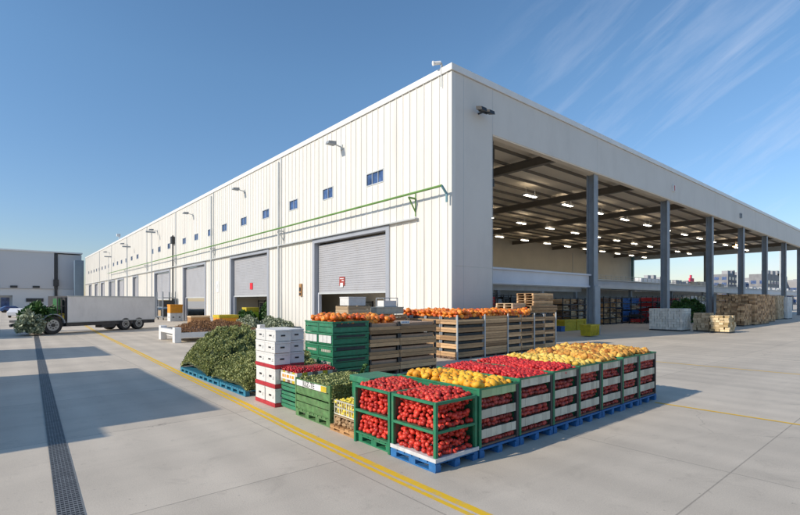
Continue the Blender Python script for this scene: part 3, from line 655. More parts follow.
# ---------------------------------------------------------------- slatted bins of the front row
def fruit_bin(label, x0, x1, y1, zt, topm, short):
    y0 = 5.02; t = thing('fruit_bin', label, 'bin', (x0, y0, 0)); w = x1-x0; d = y1-y0; pw = .06; zb = .17
    for (x, y) in ((0, 0), (w-pw, 0), (0, d-pw), (w-pw, d-pw)):
        m_ = MB(); m_.box(x, x+pw, y, y+pw, zb, zt); m_.build('post', M['green'] if x == 0 else M['dark'], t, bevel=.004)
    m_ = MB(); m_.box(.008, .028, pw+.002, d-pw-.002, zb, zt-.01); m_.build('side_panel', M['green'], t)
    m_ = MB(); m_.box(w-.028, w-.008, pw+.002, d-pw-.002, zb, zt-.01); m_.build('side_panel', M['green'], t)
    m_ = MB(); m_.box(pw+.002, w-pw-.002, d-.03, d-.01, zb, zt-.01); m_.build('back_panel', M['green'], t)
    m_ = MB(); m_.box(.03, w-.03, .02, d-.04, zb, zb+.03); m_.build('floor_board', M['board'], t)
    m_ = MB()
    m_.box(-.004, w+.004, -.006, .0, zt-.028, zt+.004); m_.box(-.006, .0, .001, d, zt-.03, zt+.004); m_.box(w, w+.006, .001, d, zt-.03, zt+.004); m_.build('top_rim', M['green'], t)
    H = zt-zb; bands = [(zb+H*.135, zb+H*.29), (zb+H*.475, zb+H*.63), (zb+H*.83, zb+H*.975)]
    for bi, (a, b) in enumerate(bands):
        m_ = MB(); n = 7; s = (w-2*pw-.008)/n
        for k in range(n):
            m_.box(pw+.004+k*s+.002, pw+.004+(k+1)*s-.002, .012+random.uniform(0, .006), .028, a+random.uniform(0, .006), b-random.uniform(0, .006))
        m_.build('slat_band', topm if bi == 2 else M['slat'], t)
    for (a, b) in ((zb+.03, zb+H*.125), (zb+H*.30, zb+H*.47), (zb+H*.64, zb+H*.81)):
        face_stack(K_gap, (x0+pw-.01, y0+.045, 0), (1, 0, 0), w-2*pw+.02, (0, 1, 0), a-.01, b+.02, 'red fruit coloured dark for shade between the slats of the %s' % short, 'shade-darkened red fruit in the '+short, depth=1, pitch=1.8, hidden=False)
    # inner liner that keeps the fruit at the sides
    m_ = MB(); m_.box(pw, w-pw, .155, .165, zb+.03, zt-.18); m_.box(.03, w-.03, .17, d-.035, zt-.24, zt-.20); m_.build('liner', M['board'], t)
    return t
edges = [5.97, 7.08, 8.19, 9.18, 10.16, 11.19, 12.1, 13.15]
blab = ['tall green-sided bin of yellow squash beside the corner tomato rack', 'slatted bin of red apples right of the squash bin', 'second slatted bin of red apples, next to the pale squash', 'slatted bin topped with pale yellow squash right of the apples', 'slatted bin of orange gourds with a bright green post', 'slatted bin of orange gourds second from the right end', 'slatted bin of orange gourds at the right end of the row']
heights = [1.15, 1.20, 1.22, 1.24, 1.23, 1.26, 1.26]
for k in range(7):
    x0, x1 = edges[k]+.012, edges[k+1]-.012; y1 = 7.12
    fruit_bin(blab[k], x0, x1, y1, heights[k], M['slat_g'] if k == 0 else M['slat'], ['yellow squash bin', 'first apple bin', 'second apple bin', 'pale squash bin', 'first gourd bin', 'middle gourd bin', 'right end gourd bin'][k])
    pallet('pallet', 'blue plastic pallet under the '+['yellow squash bin', 'first apple bin', 'second apple bin', 'pale squash bin', 'first gourd bin from the left', 'middle gourd bin', 'gourd bin at the right end'][k], x1-x0, y1-5.02+.02, M['blue'], (x0, 5.005, 0))
    zt = heights[k]
    a, b, c_, d_ = x0+.03, x1-.03, (5.05 if k in (1, 2) else 5.095), y1-.04
    if k == 0: top_heap(K_squ, a, b, c_, d_, zt-.06, .12, 'round yellow squash heaped in the tall bin beside the tomato rack', 'yellow squash in the tall bin', pitch=1.7)
    elif k in (1, 2): top_heap(K_app, a, b, c_, d_, zt-.05, .10, 'shiny red apple heaped on top of the %s apple bin' % ORD[k-1], 'apples heaped on the %s apple bin' % ORD[k-1], pitch=1.85)
    elif k == 3: top_heap(K_pal, a, b, c_, d_, zt-.05, .11, 'pale yellow squash heaped on the bin right of the apples', 'pale squash on the bin right of the apples')
    else: top_heap(K_gou, a, b, c_, d_, zt-.04, .14, 'knobbly orange gourd heaped on the %s gourd bin from the left' % ORD[k-4], 'gourds heaped on the %s gourd bin' % ORD[k-4], pitch=1.6)

# ---------------------------------------------------------------- leaves helper
def leaves(mb, pts_normals, size, wid=.45, tilt=.8):
    mb.raw = 1
    for p, nrm in pts_normals:
        p = Vector(p); d = (Vector(nrm)+Vector((random.gauss(0, tilt), random.gauss(0, tilt), random.gauss(0, tilt)))).normalized()
        s = size*random.uniform(.6, 1.3); a = d.orthogonal().normalized(); a.rotate(Matrix.Rotation(random.random()*6.28, 3, d)); b = d.cross(a)
        q0 = p; q1 = p+d*s*.5+a*s*wid; q2 = p+d*s+b*s*.2; q3 = p+d*s*.5-a*s*wid
        k = len(mb.v); mb.v += [tuple(q0), tuple(q1), tuple(q2), tuple(q3)]; mb.f.append((k, k+1, k+2, k+3)); mb.mi.append(0)

# herb crates on a green pallet
HX, HY = 5.10, 8.22
pallet('pallet', 'green pallet under the crates of green herbs', 1.45, 1.48, M['green_herb'], (HX, HY, 0), h=.17)
def solid_crate(name, label, x0, x1, y0, y1, z0, z1, m, cat='crate', panels=True):
    t = thing(name, label, cat, (x0, y0, z0)); w, d, h = x1-x0, y1-y0, z1-z0
    for nm, bx in (('side_panel', (0, .025, .05, d-.05)), ('side_panel', (w-.025, w, .05, d-.05)), ('end_panel', (.05, w-.05, 0, .025)), ('end_panel', (.05, w-.05, d-.025, d))):
        q = MB(); n = 2; s = (h-.03)/n
        for k in range(n): q.box(*bx, .03+k*s, .03+(k+1)*s-.02)
        q.build(nm, m, t)
    for x, y in ((-.004, -.004), (w-.046, -.004), (-.004, d-.046), (w-.046, d-.046)):
        q = MB(); q.box(x, x+.05, y, y+.05, 0, h); q.build('post', m, t)
    q = MB(); q.box(.02, w-.02, .02, d-.02, .0, .025); q.build('floor_board', m, t)
    return t
solid_crate('herb_crate', 'lower worn green crate under the open herb crate', HX, HX+1.45, HY, HY+1.48, .17, .50, M['green_herb'])
hc = solid_crate('herb_crate', 'open green crate packed with green herbs with a white label strip', HX, HX+1.45, HY, HY+1.48, .505, .86, M['green_herb'])
q = MB(); q.box(-.012, -.006, .12, 1.40, .19, .32); q.build('label_strip', M['white_p'], hc)
q = MB(); q.box(-.016, -.0125, .12, .34, .195, .315); q.build('yellow_label_end', M['yellow_p'], hc)
text_part('JUZ-TE', 'label_text', .17, M['black'], hc, (-.015, .86, .255), (R(90), 0, R(-90)))
hp = MB(); pn = []
for i in range(8000):
    x = random.uniform(.03, 1.42); y = random.uniform(.03, 1.45); row = abs(((y/.19) % 1)-.5)*2
    pn.append(((HX+x, HY+y, .80+.06*row*row+random.uniform(-.02, .015)), (0, 0, 1)))
for i in range(6000): pn.append(((HX+random.uniform(.05, 1.40), HY-.012, random.uniform(.52, .86)), (0, -1, .3)))
leaves(hp, pn, .042, .4, .55); tag(hp.build('herb_bundle', M['leaf']), 'green herb bundles packed in rows in the open crate with a white label', 'herbs', None, 'stuff')
q = MB(); q.box(HX+.03, HX+1.42, HY+.03, HY+1.45, .56, .80); q.box(HX+.06, HX+1.39, HY-.006, HY-.001, .53, .84)
for k in range(8): q.box(HX+.05, HX+1.4, HY+.12+k*.175, HY+.135+k*.175, .80, .865)
tag(q.build('packing_tray', mat('tray_green', (.10, .16, .05), .7, .3, 12)), 'dark green packing tray beneath the herb bundles', 'tray')
# one long spray of leaves standing out of the herb crate
sp = MB(); pn = []
for i in range(130):
    u = i/130; pn.append(((HX+1.1+.28*u, HY+.55+.1*u, .85+.26*u), (.3, -.3, .6)))
leaves(sp, pn, .06); tag(sp.build('leafy_sprig', M['leaf_d']), 'single leafy sprig sticking up from the herb crate', 'herbs')

# yellow crate on a short wooden pallet between herbs and tomatoes
pallet('wooden_pallet', 'small orange brown wooden pallet between the herb crates and tomato rack', .50, .86, M['wood_o'], (5.04, 7.27, 0), h=.12)
t = thing('mesh_crate', 'pale mesh crate of yellow peppers on the small wooden pallet', 'crate', (5.08, 7.32, .34))
for x in (0, .40): 
    m_ = MB()
    for k in range(9): m_.box(x, x+.015, k*.085, k*.085+.018, 0, .28)
    for z in (0, .13, .26): m_.box(x-.004, x+.019, 0, .70, z, z+.022)
    m_.build('mesh_side', M['slat'], t)
m_ = MB()
for k in range(6): m_.box(k*.075, k*.075+.018, -.002, .013, 0, .28)
for z in (0, .13, .26): m_.box(0, .41, -.006, .017, z, z+.022)
m_.build('mesh_end', M['slat'], t)
K_pep = Kind('yellow_pepper', mat('yellow_pepper_skin', (.78, .56, .02), .3, .12, 9, rnd=.8, col2=(.88, .72, .12)), 'squash', .042, cat='pepper')
for z in (.38, .45, .52, .59):
    for i in range(5):
        for j_ in range(9):
            K_pep.add((5.13+i*.075+random.gauss(0, .01), 7.36+j_*.077+random.gauss(0, .01), z), 'small yellow pepper in the mesh crate beside the herbs', 'yellow peppers in the mesh crate')
K_pot = Kind('potato', mat('potato_skin', (.30, .18, .09), .8, .2, 9, rnd=.8, col2=(.42, .28, .15)), 'gourd', .05, cat='potato')
for z in (.165, .235):
    for i in range(4):
        for j_ in range(7):
            K_pot.add((5.12+i*.095+random.gauss(0, .012), 7.36+j_*.10+random.gauss(0, .012), z), 'brown potato piled on the small wooden pallet', 'potatoes under the mesh crate')
m_ = MB(); m_.box(0, .42, 0, .72, 0, .015); o = m_.build('tray_board', M['wood_l']); o.location = (5.08, 7.31, .30); tag(o, 'thin wooden board between the potatoes and the mesh crate', 'board')
for i, (x, y) in enumerate(((.0, .0), (.40, 0), (0, .70), (.40, .70))):
    m_ = MB(); m_.box(0, .02, 0, .02, 0, .178); o = m_.build('prop_stick', M['wood_l']); o.location = (5.08+x, 7.31+y, .121); tag(o, 'short wooden stick propping the board under the mesh crate', 'stick', 'sticks under the mesh crate')

# cherry crate stack
CX, CY = 5.18, 9.78
for k in range(3):
    solid_crate('produce_crate', '%s worn green crate under the cherries' % ['bottom', 'middle', 'top'][k], CX+.03, CX+1.05, CY+.03, CY+.92, .02+k*.21, .22+k*.21, M['green_l'])
t = thing('cherry_crate', 'striped yellow and white crate of dark cherries beside the white cartons', 'crate', (CX, CY, .66))
for nm, ax, a0, a1, fixed in (('side_panel', 'y', 0, .95, 0), ('end_panel', 'x', 0, 1.1, 0)):
    for rep in (0, 1):
        m_ = MB(); n = 8; s = a1/n
        for k in range(n):
            c0 = k*s+.003; c1 = (k+1)*s-.003; mi_ = [0, 1, 0, 2, 0, 1, 0, 2][k]
            if ax == 'y': m_.box(rep*1.08, rep*1.08+.02, c0, c1, 0, .26, mi_)
            else: m_.box(c0, c1, rep*.93-.001, rep*.93+.018, 0, .26, mi_)
        m_.build(nm, [M['slat'], M['yellow_p'], M['board']], t)
m_ = MB(); m_.box(.02, 1.08, .02, .93, 0, .20); m_.build('filling_board', M['board'], t)
m_ = MB(); m_.box(-.008, -.002, .08, .80, .07, .22); lb = m_.build('label_strip', M['white_p'], t)
m_ = MB()
for a, b in ((.14, .24), (.28, .34), (.38, .50), (.55, .60), (.64, .72)): m_.box(-.013, -.009, a, b, .11, .18)
m_.build('label_text', M['orange_p'], lb)
top_heap(K_che, CX+.02, CX+1.08, CY+.02, CY+.92, .90, .12, 'dark red cherry heaped in the striped crate', 'cherries in the striped crate', pitch=1.8)

# white cartons with red trays
def carton(label, x0, x1, y0, y1, z0, z1, grp):
    t = thing('white_carton', label, 'carton', (x0, y0, z0), 0, grp); w, d, h = x1-x0-.008, y1-y0-.008, z1-z0-.004
    m_ = MB(); m_.box(0, w, 0, d, 0, h-.05); m_.build('body', M['white_box'], t, bevel=.006)
    m_ = MB(); m_.box(-.006, w+.004, -.006, d+.004, h-.048, h-.001); m_.build('lid', M['white_box'], t, bevel=.004)
    m_ = MB(); m_.box(-.007, -.001, d*.38, d*.62, h*.42, h*.55); m_.box(w*.35, w*.62, -.007, -.001, h*.42, h*.56); m_.build('hand_hole', M['black'], t)
    m_ = MB()
    for q in range(3): m_.box(-.0035, -.0008, d*.12, d*(.30-.04*q), h*.30+q*.028, h*.30+q*.028+.012)
    m_.build('printed_lines', M['rim'], t)
    return t
BX = 5.05
lev = [('r', .10), ('b', .36), ('r', .10), ('b', .38), ('r', .09), ('b', .29), ('b', .29), ('b', .29)]
for cx, (x0, x1, top) in enumerate(((BX, BX+.43, 8), (BX+.44, BX+.86, 8))):
    z = 0.0; nlev = 0
    for ty, h in lev[:top]:
        if ty == 'r':
            m_ = MB(); m_.box(x0-.01, x1+.0, 10.64, 11.80, 0, h-.003); o = m_.build('red_tray', M['red_tray'], bevel=.006); o.location = (0, 0, z)
            o.location.y = .12*cx; tag(o, '%s red tray in the %s column of white cartons' % (['bottom', 'middle', 'upper'][[0, .46, .94].index(round(z, 2))], ['front', 'rear'][cx]), 'tray')
        else:
            for k in range(2):
                off = random.uniform(-.016, .012)
                carton('white carton, %s row from the ground, %s column, %s half of the stack' % (ORD[nlev], ['front', 'rear'][cx], ['near', 'far'][k]), x0+off, x1+off-.008, 10.65+k*.57+.12*cx+random.uniform(-.012, .012), 10.64+(k+1)*.57+.12*cx, z, z+h-.006, 'white cartons stacked by the greens')
            nlev += 1
        z += h

# green leafy heaps on teal pallets
def mound(label, y0, y1, hmax, xw, seed):
    random.seed(seed); x0 = 5.02
    def H(x, y):
        u = (x-x0)/xw; v = (y-y0)/(y1-y0)
        return .18+hmax*max(0, 1-(1-min(1, u*1.35+.02))**2.6)**.5*max(0, 1-abs(2*v-1)**3.2)**.42*(1+.07*math.sin(5*x+3*y)+.05*math.sin(13*y-4*x)+.10*math.sin(2.2*y+1.1*seed))*(.86+.14*min(1, u*1.2))
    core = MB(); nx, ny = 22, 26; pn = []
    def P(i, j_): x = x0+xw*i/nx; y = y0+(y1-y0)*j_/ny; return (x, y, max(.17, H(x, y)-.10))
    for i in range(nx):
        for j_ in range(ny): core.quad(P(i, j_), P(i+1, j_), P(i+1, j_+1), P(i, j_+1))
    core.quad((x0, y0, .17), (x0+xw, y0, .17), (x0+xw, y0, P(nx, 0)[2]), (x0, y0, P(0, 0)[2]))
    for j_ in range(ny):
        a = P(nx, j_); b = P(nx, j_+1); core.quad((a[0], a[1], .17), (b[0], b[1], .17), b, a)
    lf = MB(); e = .02
    for i in range(24000):
        x = x0+xw*random.random()**1.25; y = random.uniform(y0, y1); z = H(x, y)
        n_ = Vector((-(H(x+e, y)-z)/e, -(H(x, y+e)-z)/e, 1)).normalized()
        gs = .27; ci, cj = math.floor(x/gs), math.floor(y/gs)
        hx_ = (ci+.5+.28*math.sin(12.9*ci+7.3*cj))*gs; hy_ = (cj+.5+.28*math.sin(5.1*ci+17.7*cj))*gs
        dx_, dy_ = x-hx_, y-hy_; dd = min(1, math.hypot(dx_, dy_)/(gs*.62)); n_ = (n_+Vector((dx_, dy_, 0))*4.0).normalized()
        bump_ = .12*(1-dd*dd)-.05
        lump = bump_+.03*math.sin(15*x+5*y)
        pn.append((Vector((x, y, z))+n_*(random.uniform(-.11, -.02)+lump), n_*.7))
    for i in range(3500):
        y = y0+random.uniform(0, .05); x = x0+xw*random.random(); z = random.uniform(.18, max(.2, H(x, y0+.15))); pn.append(((x, y, z), (0, -1, .3)))
    leaves(lf, pn, .07, .26, .55)
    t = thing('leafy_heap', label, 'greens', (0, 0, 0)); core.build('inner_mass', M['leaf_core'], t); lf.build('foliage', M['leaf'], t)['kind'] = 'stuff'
mound('rounded heap of cut leafy greens nearest the white cartons', 12.35, 15.15, .90, 2.2, 11)
mound('rounded heap of cut leafy greens farther from the white cartons', 15.55, 18.5, 1.30, 2.2, 12)
random.seed(21)
for k, (a, b) in enumerate(((12.35, 14.35), (14.4, 16.4), (16.45, 18.45))):
    pallet('pallet', '%s teal pallet under the leafy heaps' % ['nearest', 'middle', 'farthest'][k], 2.3, b-a, M['teal'], (5.0, a, 0), h=.165)

# ---------------------------------------------------------------- green bin and wooden crate block (A)
def slat_crate(w, d, h, m, gap=True, posts=None, cat_label='', load=(.5, 'board')):
    t = thing('slatted_crate', cat_label, 'crate', (0, 0, 0)); pw = .07
    for x, y in ((0, 0), (w-pw, 0), (0, d-pw), (w-pw, d-pw)):
        q = MB(); q.box(x, x+pw, y, y+pw, 0, h-.004); q.build('post', posts or m, t)
    def ring(z0, z1, nm):
        q = MB(); q.box(.003, w-.003, -.018, -.001, z0, z1, jit=.003); q.build(nm, m, t)
        q = MB(); q.box(.003, w-.003, d+.001, d+.018, z0, z1); q.build(nm, m, t)
        q = MB(); q.box(-.018, -.001, .003, d-.003, z0, z1, jit=.003); q.build(nm, m, t)
    ring(.0, h*.30, 'slat'); ring(h*.33, h*.60, 'slat')
    if not gap: ring(h*.64, h*.95, 'slat')
    q = MB(); q.box(pw, w-pw, pw, d-pw, .02, .045); q.build('floor_board', m, t)
    q = MB(); q.box(.10, w-.10, .06, d-.10, .05, h*load[0]); q.build('packed_load', M[load[1]], t)
    return t
def crate_grid(x0, x1, y0, rows, d, z0, h, n, m, labf, group, gap=True, posts=None, load=(.5, 'board')):
    w = x1-x0-.03; proto = slat_crate(w, d-.03, h-.01, m, gap, posts, load=load); first_ = True
    for r_ in range(rows):
        for k in range(n):
            if r_ > 0 and k < n-1 and x0 > 8.05+.01: pass
            loc = (x0+random.uniform(-.012, .012)+.01, y0+r_*d+random.uniform(-.015, .015), z0+k*h)
            lab = labf(k, r_)
            if first_: proto.location = loc; proto['label'] = lab; proto['group'] = group; first_ = False
            else: copy_tree(proto, loc, label=lab, group=group)
lv5 = ['bottom', 'second', 'third', 'fourth', 'top']
rw = ['front', 'second', 'rear']
AY = 12.82
for c_, (a, b) in enumerate(((9.52, 10.88), (10.88, 12.74))):
    crate_grid(a, b, AY, 2, .9, .16, .43, 4, M['wood'], lambda k, r_: 'weathered crate, %s of its stack, %s row, %s column beside the green crates' % (lv5[k] if k < 3 else 'top', rw[r_], ORD[c_]), 'weathered crates right of the green crates', posts=M['dark'], load=(.86, 'carton_brown'))
    for q_ in range(2):
        pallet('wooden_pallet', 'dark pallet, %s row, under the %s wooden column beside the green crates' % (rw[q_], ORD[c_]), b-a-.04, .86, M['board'], (a+.02, AY+.9*q_, 0), h=.155)
for r_ in range(2):
    for k in range(5):
        z0 = .02+k*.385
        t = solid_crate('green_crate', 'green crate, %s of the stack, %s row, under the orange pumpkins' % (lv5[k], rw[r_]), 8.06, 9.48, AY+r_*.9, AY+r_*.9+.87, z0, z0+.375, M['green'] if k != 4 else M['green_l'])
        if r_ == 0 or True:
            if k == 3:
                m_ = MB(); [m_.box(-.03, -.008, .06+q*.26, .30+q*.26, .06, .30) for q in range(3)]; m_.build('white_carton_face', M['white_box'], t)
            if k in (1, 2):
                m_ = MB(); [m_.box(-.012, -.002, .12+q*.075, .17+q*.075, .14, .22) for q in range(8)]; m_.build('moulded_lettering', M['slat'], t)
            m_ = MB(); m_.box(.06, 1.36, .05, .82, .03, .30); m_.build('packed_load', M['board'], t)
            m_ = MB(); m_.box(-.03, 1.44, -.028, -.006, .325, .372); m_.box(-.03, -.006, -.005, .87, .325, .372); m_.build('rim', M['green_l'], t)
            m_ = MB(); m_.box(.14, 1.28, -.012, -.001, *((.20, .30) if k in (4, 2) else (.235, .30))); m_.build('dark_slot', M['gap_shade'], t)  # slot openings drawn as strips, their shade in the colour
m_ = MB(); m_.box(0, .42, 0, .012, 0, .10); o = m_.build('price_tag', M['white_p']); o.location = (10.9, AY-.035, 1.78); tag(o, 'small pale tag on the top edge of the weathered crates', 'tag')
m_ = MB(); [m_.box(.05+k*.07, .09+k*.07, -.003, -.0005, .03, .07) for k in range(5)]; m_.build('tag_text', M['blue_p'], o)
top_heap(K_pum, 8.1, 9.46, AY+.02, AY+1.75, 1.93, .16, 'round orange pumpkin heaped on the stack of green crates', 'pumpkins on the green crates', pitch=1.72)
top_heap(K_pum, 9.5, 10.9, AY+.25, AY+1.75, 1.88, .16, 'round orange pumpkin heaped on the weathered crates beside the green ones', 'pumpkins on the first weathered crates', pitch=1.72)

# ---------------------------------------------------------------- block B of wooden crates with pumpkins
BY = 14.05; xs = [15.22, 17.09, 18.84, 21.09, 23.14]
nB = ['leftmost', 'second', 'third', 'rightmost']
for c_ in range(4):
    a, b = xs[c_], xs[c_+1]; parts_ = [(a, b)] if c_ < 2 else [(a, (a+b)/2), ((a+b)/2, b)]
    for pi_, (p, q_) in enumerate(parts_):
        rws = 4 if c_ == 0 else 2
        crate_grid(p, q_, BY, rws, 1.02, .12, .36, 5, M['wood'], lambda k, r_: 'weathered crate, %s level, row %s, %s column%s below the pumpkins' % (lv5[k], ['one', 'two', 'three', 'four'][r_], nB[c_], '' if len(parts_) == 1 else [' (left half)', ' (right half)'][pi_]), 'weathered crates below the long row of pumpkins', gap=(c_ != 1), posts=M['steel'] if pi_ == 0 else M['wood'], load=(.9, 'gap_shade'))  # dark filler boxes put the shade between the slats into the colour
        for r_ in range(rws): 
            pallet('wooden_pallet', 'dark pallet, row %s back, under the %s%s column of the long crate row' % (['one', 'two', 'three', 'four'][r_], nB[c_], '' if len(parts_) == 1 else [' left', ' right'][pi_]), q_-p-.05, .97, M['board'], (p+.01, BY+r_*1.02, 0), h=.115)
    lab = 'round orange pumpkin heaped on the %s column of the long crate row' % nB[c_]
    if c_ < 3: top_heap(K_pum, a+.03, b-.03, BY+.03, BY+(3.9 if c_ == 0 else 1.95), 1.94, .20, lab, 'pumpkins on the %s column of the long crate row' % nB[c_], pitch=1.85)
# metal posts at the front of the row
for k, x in enumerate((15.2, 17.08, 18.83, 21.08, 23.12)):
    m_ = MB(); m_.box(-.025, .025, -.05, 0, 0, 1.98); o = m_.build('metal_post', M['trim']); o.location = (x, BY-.024, 0); tag(o, '%s grey metal post from the left at the front of the long crate row' % ORD[k], 'post', 'grey posts along the crate row')
# pile of pallets on the right end
def plank_pallet_stack(x0, y0, z0, w, d, n, m, labf, grp, jx=.05, hh=.135):
    pr = thing('wooden_pallet', '', 'pallet', (0, 0, 0), 0, grp)
    q = MB()
    for k in range(7): q.box(k*w/7+.01, (k+1)*w/7-.02, 0, d, hh-.03, hh-.006)
    q.build('deck', m, pr)
    for k in range(3): q = MB(); y = [0, d/2-.05, d-.1][k]; q.box(0, w, y, y+.1, .003, hh-.031); q.build('bearer', m, pr)
    for k in range(n):
        loc = (x0+random.uniform(-jx, jx), y0+random.uniform(-jx, jx), z0+k*hh); rz = random.uniform(-.02, .02)
        if k == 0: pr.location = loc; pr['label'] = labf(k)
        else: copy_tree(pr, loc, rz, labf(k))
plank_pallet_stack(21.25, BY+.25, 1.95, 2.45, 1.3, 3, M['wood'], lambda k: 'wide weathered pallet, %s from the bottom of the pile on the crate row end' % ORD[k], 'pallets piled on the right end of the crate row')
plank_pallet_stack(21.75, BY+.45, 2.36, 1.9, 1.1, 5, M['wood'], lambda k: 'narrower weathered pallet, %s in the upper part of the pile on the crate row end' % ORD[k], 'pallets piled on the right end of the crate row')
plank_pallet_stack(20.1, BY+.55, 2.08, 1.1, 1.1, 3, M['wood_l'], lambda k: 'pale fresh pallet, %s from the bottom beside the pumpkins' % ORD[k], 'pale pallets beside the pumpkins')

# stack behind the wooden crates near the door
for k, (x, y, w, d, h, n, mm, nm) in enumerate(((11.2, 16.6, 1.2, 1.0, .40, 6, 'wood_l', 'left'), (12.7, 16.7, 1.9, 1.0, .40, 5, 'wood', 'right'))):
    crate_grid(x, x+w, y, 1, d, .0, h, n, M[mm], lambda q, r_: '%s crate from the ground in the %s stack near the nearest door' % (ORD[q], nm), 'crates stacked in front of the nearest door', gap=False)
def plain_box(name, label, cat, x, y, z, w, d, h, m, lid=None):
    t = thing(name, label, cat, (x, y, z)); q = MB(); q.box(0, w, 0, d, 0, h*.86); q.build('body', m, t, bevel=.01); q = MB(); q.box(-.012, w+.012, -.012, d+.012, h*.865, h); q.build('rim', lid or m, t, bevel=.008); return t
plain_box('box', 'white box on the stack in front of the nearest door', 'box', 11.3, 16.7, 2.4, .9, .7, .38, M['white_box'])
plain_box('box', 'low pale green box right of the white box near the door', 'box', 12.9, 16.8, 2.0, 1.6, .8, .32, M['slat'])
t = thing('wire_basket', 'small wire framed white basket on top of the crates by the wall', 'basket', (13.4, 16.9, 2.32))
m_ = MB(); 
for x, y in ((0, 0), (.8, 0), (0, .6), (.8, .6)): m_.bar((x, y, 0), (x, y, .42), .03)
for z in (.02, .42): m_.bar((0, 0, z), (.8, 0, z), .03); m_.bar((0, .6, z), (.8, .6, z), .03); m_.bar((0, 0, z), (0, .6, z), .03); m_.bar((.8, 0, z), (.8, .6, z), .03)
m_.build('frame', M['steel'], t); m_ = MB(); m_.box(.04, .76, .04, .56, .03, .30); m_.build('liner', M['white_box'], t)

# ---------------------------------------------------------------- mid distance by the doors
# white platform with brown heap
t = thing('platform', 'low white platform carrying a brown heap in the yard', 'platform', (8.1, 31.0, 0))
m_ = MB(); m_.box(.3, 5.6, 0, 3.8, .30, .62); m_.build('deck', M['white_p'], t)
for x, y in ((0, -.05), (0, 3.3), (5.5, -.05), (5.5, 3.3)):
    m_ = MB(); m_.box(x-.05, x+.35, y, y+.5, 0, .95); m_.build('corner_post', M['white_p'], t, bevel=.03)
m_ = MB(); m_.box(-.04, .25, .45, 3.3, .55, .8); m_.build('end_rail', M['white_p'], t)
def veg_heap(name, label, cat, x0, x1, y0, y1, z0, h, m, core, n, size, wid=.4, kind='stuff', pw=.6):
    lf = MB(); co = MB(); pn = []; cx, cy = (x0+x1)/2, (y0+y1)/2
    def H(x, y): 
        u = (x-cx)/(x1-x0)*2; v = (y-cy)/(y1-y0)*2; q = max(0, 1-max(abs(u)**2.5, 0)-abs(v)**2.5)
        return z0+h*q**pw*(1+.22*math.sin(3.1*x+y)*math.cos(2*y-x)+.1*math.sin(9*x))
    G = 12
    for i in range(G):
        for j_ in range(G):
            P = lambda a, b: (x0+(x1-x0)*a/G, y0+(y1-y0)*b/G, max(z0, H(x0+(x1-x0)*a/G, y0+(y1-y0)*b/G)-size*.7))
            co.quad(P(i, j_), P(i+1, j_), P(i+1, j_+1), P(i, j_+1))
    for i in range(n):
        x = random.uniform(x0, x1); y = random.uniform(y0, y1); z = H(x, y)
        if random.random() < .3: z = random.uniform(z0, max(z, z0+.01))
        pn.append(((x, y, z-random.uniform(.0, .1)), (0, -.2, .8)))
    leaves(lf, pn, size, wid, .8)
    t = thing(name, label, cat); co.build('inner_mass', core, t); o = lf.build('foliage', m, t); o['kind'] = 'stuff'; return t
veg_heap('straw_heap', 'brown heap of dried roots on the low white platform', 'produce', 8.5, 13.5, 31.1, 34.6, .62, .55, M['straw'], M['board'], 9000, .16, .12)
# row of small goods in front of the doors
def tote(name, label, x, y, z, w, d, h, m, m2):
    t = thing(name, label, 'crate', (x, y, z)); q = MB(); q.box(0, w, 0, d, 0, h*.8); q.build('body', m, t, bevel=.02)
    q = MB(); q.box(-.03, w+.03, -.03, d+.03, h*.8, h); q.build('rim', m2, t, bevel=.02); return t
tote('tote', 'orange crate on white cartons beside the fourth roller door', 16.3, 64.6, 1.06, 1.5, 1.4, 1.1, M['orange_p'], M['orange_p'])
for k in range(2): carton('%s white carton under the orange crate by the fourth door' % ['left', 'right'][k], 16.3+k*.76, 17.05+k*.76, 64.6, 66, 0, 1.05, 'cartons under the orange crate')
tote('tote', 'orange yellow crate full of produce in front of the second door', 14.6, 41.9, 0, 1.7, 1.6, 1.35, M['orange_p'], M['yellow_p'])
tote('tote', 'low brown open box before the third roller door', 16.2, 55.6, 0, 2.6, 1.4, .9, M['wood_o'], M['wood_l'])
veg_heap('plant_clump', 'bright green plants behind the orange yellow crate', 'plant', 16.5, 18.3, 41.5, 43.6, 0, 1.5, M['leaf_d'], M['leaf_core'], 2500, .22)
tote('tote', 'yellow green crate beside the bright green plants at the second door', 17.3, 42.5, 0, 1.2, 1.0, 2.0, mat('lime_plastic', (.45, .55, .03), .5, .1, 4), M['yellow_p'])
veg_heap('plant_clump', 'tall dark green leafy plants inside the second doorway', 'plant', 18.6, 20.2, 41.0, 43.4, 0, 2.5, M['leaf_d'], M['leaf_core'], 2500, .25)
veg_heap('grey_shrub', 'bushy grey green shrubs along the wall left of the nearest door', 'shrub', 16.2, 18.2, 33.8, 39.0, 0, 1.0, M['leaf_g'], M['leaf_core'], 7000, .18, pw=.35)
veg_heap('grey_shrub', 'low grey green shrub before the second door', 'shrub', 14.9, 16.6, 36.4, 40.6, 0, 1.1, M['leaf_g'], M['leaf_core'], 3500, .2)
t = thing('bench_table', 'pale long table in front of the second door', 'table', (12.2, 36.4, 0))
m_ = MB(); m_.box(0, 1.3, 0, 4.6, .72, .80); m_.build('table_top', M['wood_l'], t)
for x, y in ((.02, .05), (1.18, .05), (.02, 4.45), (1.18, 4.45)): m_ = MB(); m_.box(x, x+.1, y, y+.1, 0, .72); m_.build('leg', M['steel'], t)
t = thing('low_wall', 'low pale barrier along the yard below the warehouse doors', 'barrier', (17.3, 45.5, 0))
m_ = MB(); m_.box(0, .25, 0, 7, 0, .75); m_.box(-.05, .3, 0, 7, .75, .85); m_.build('barrier', M['concrete_far'], t)
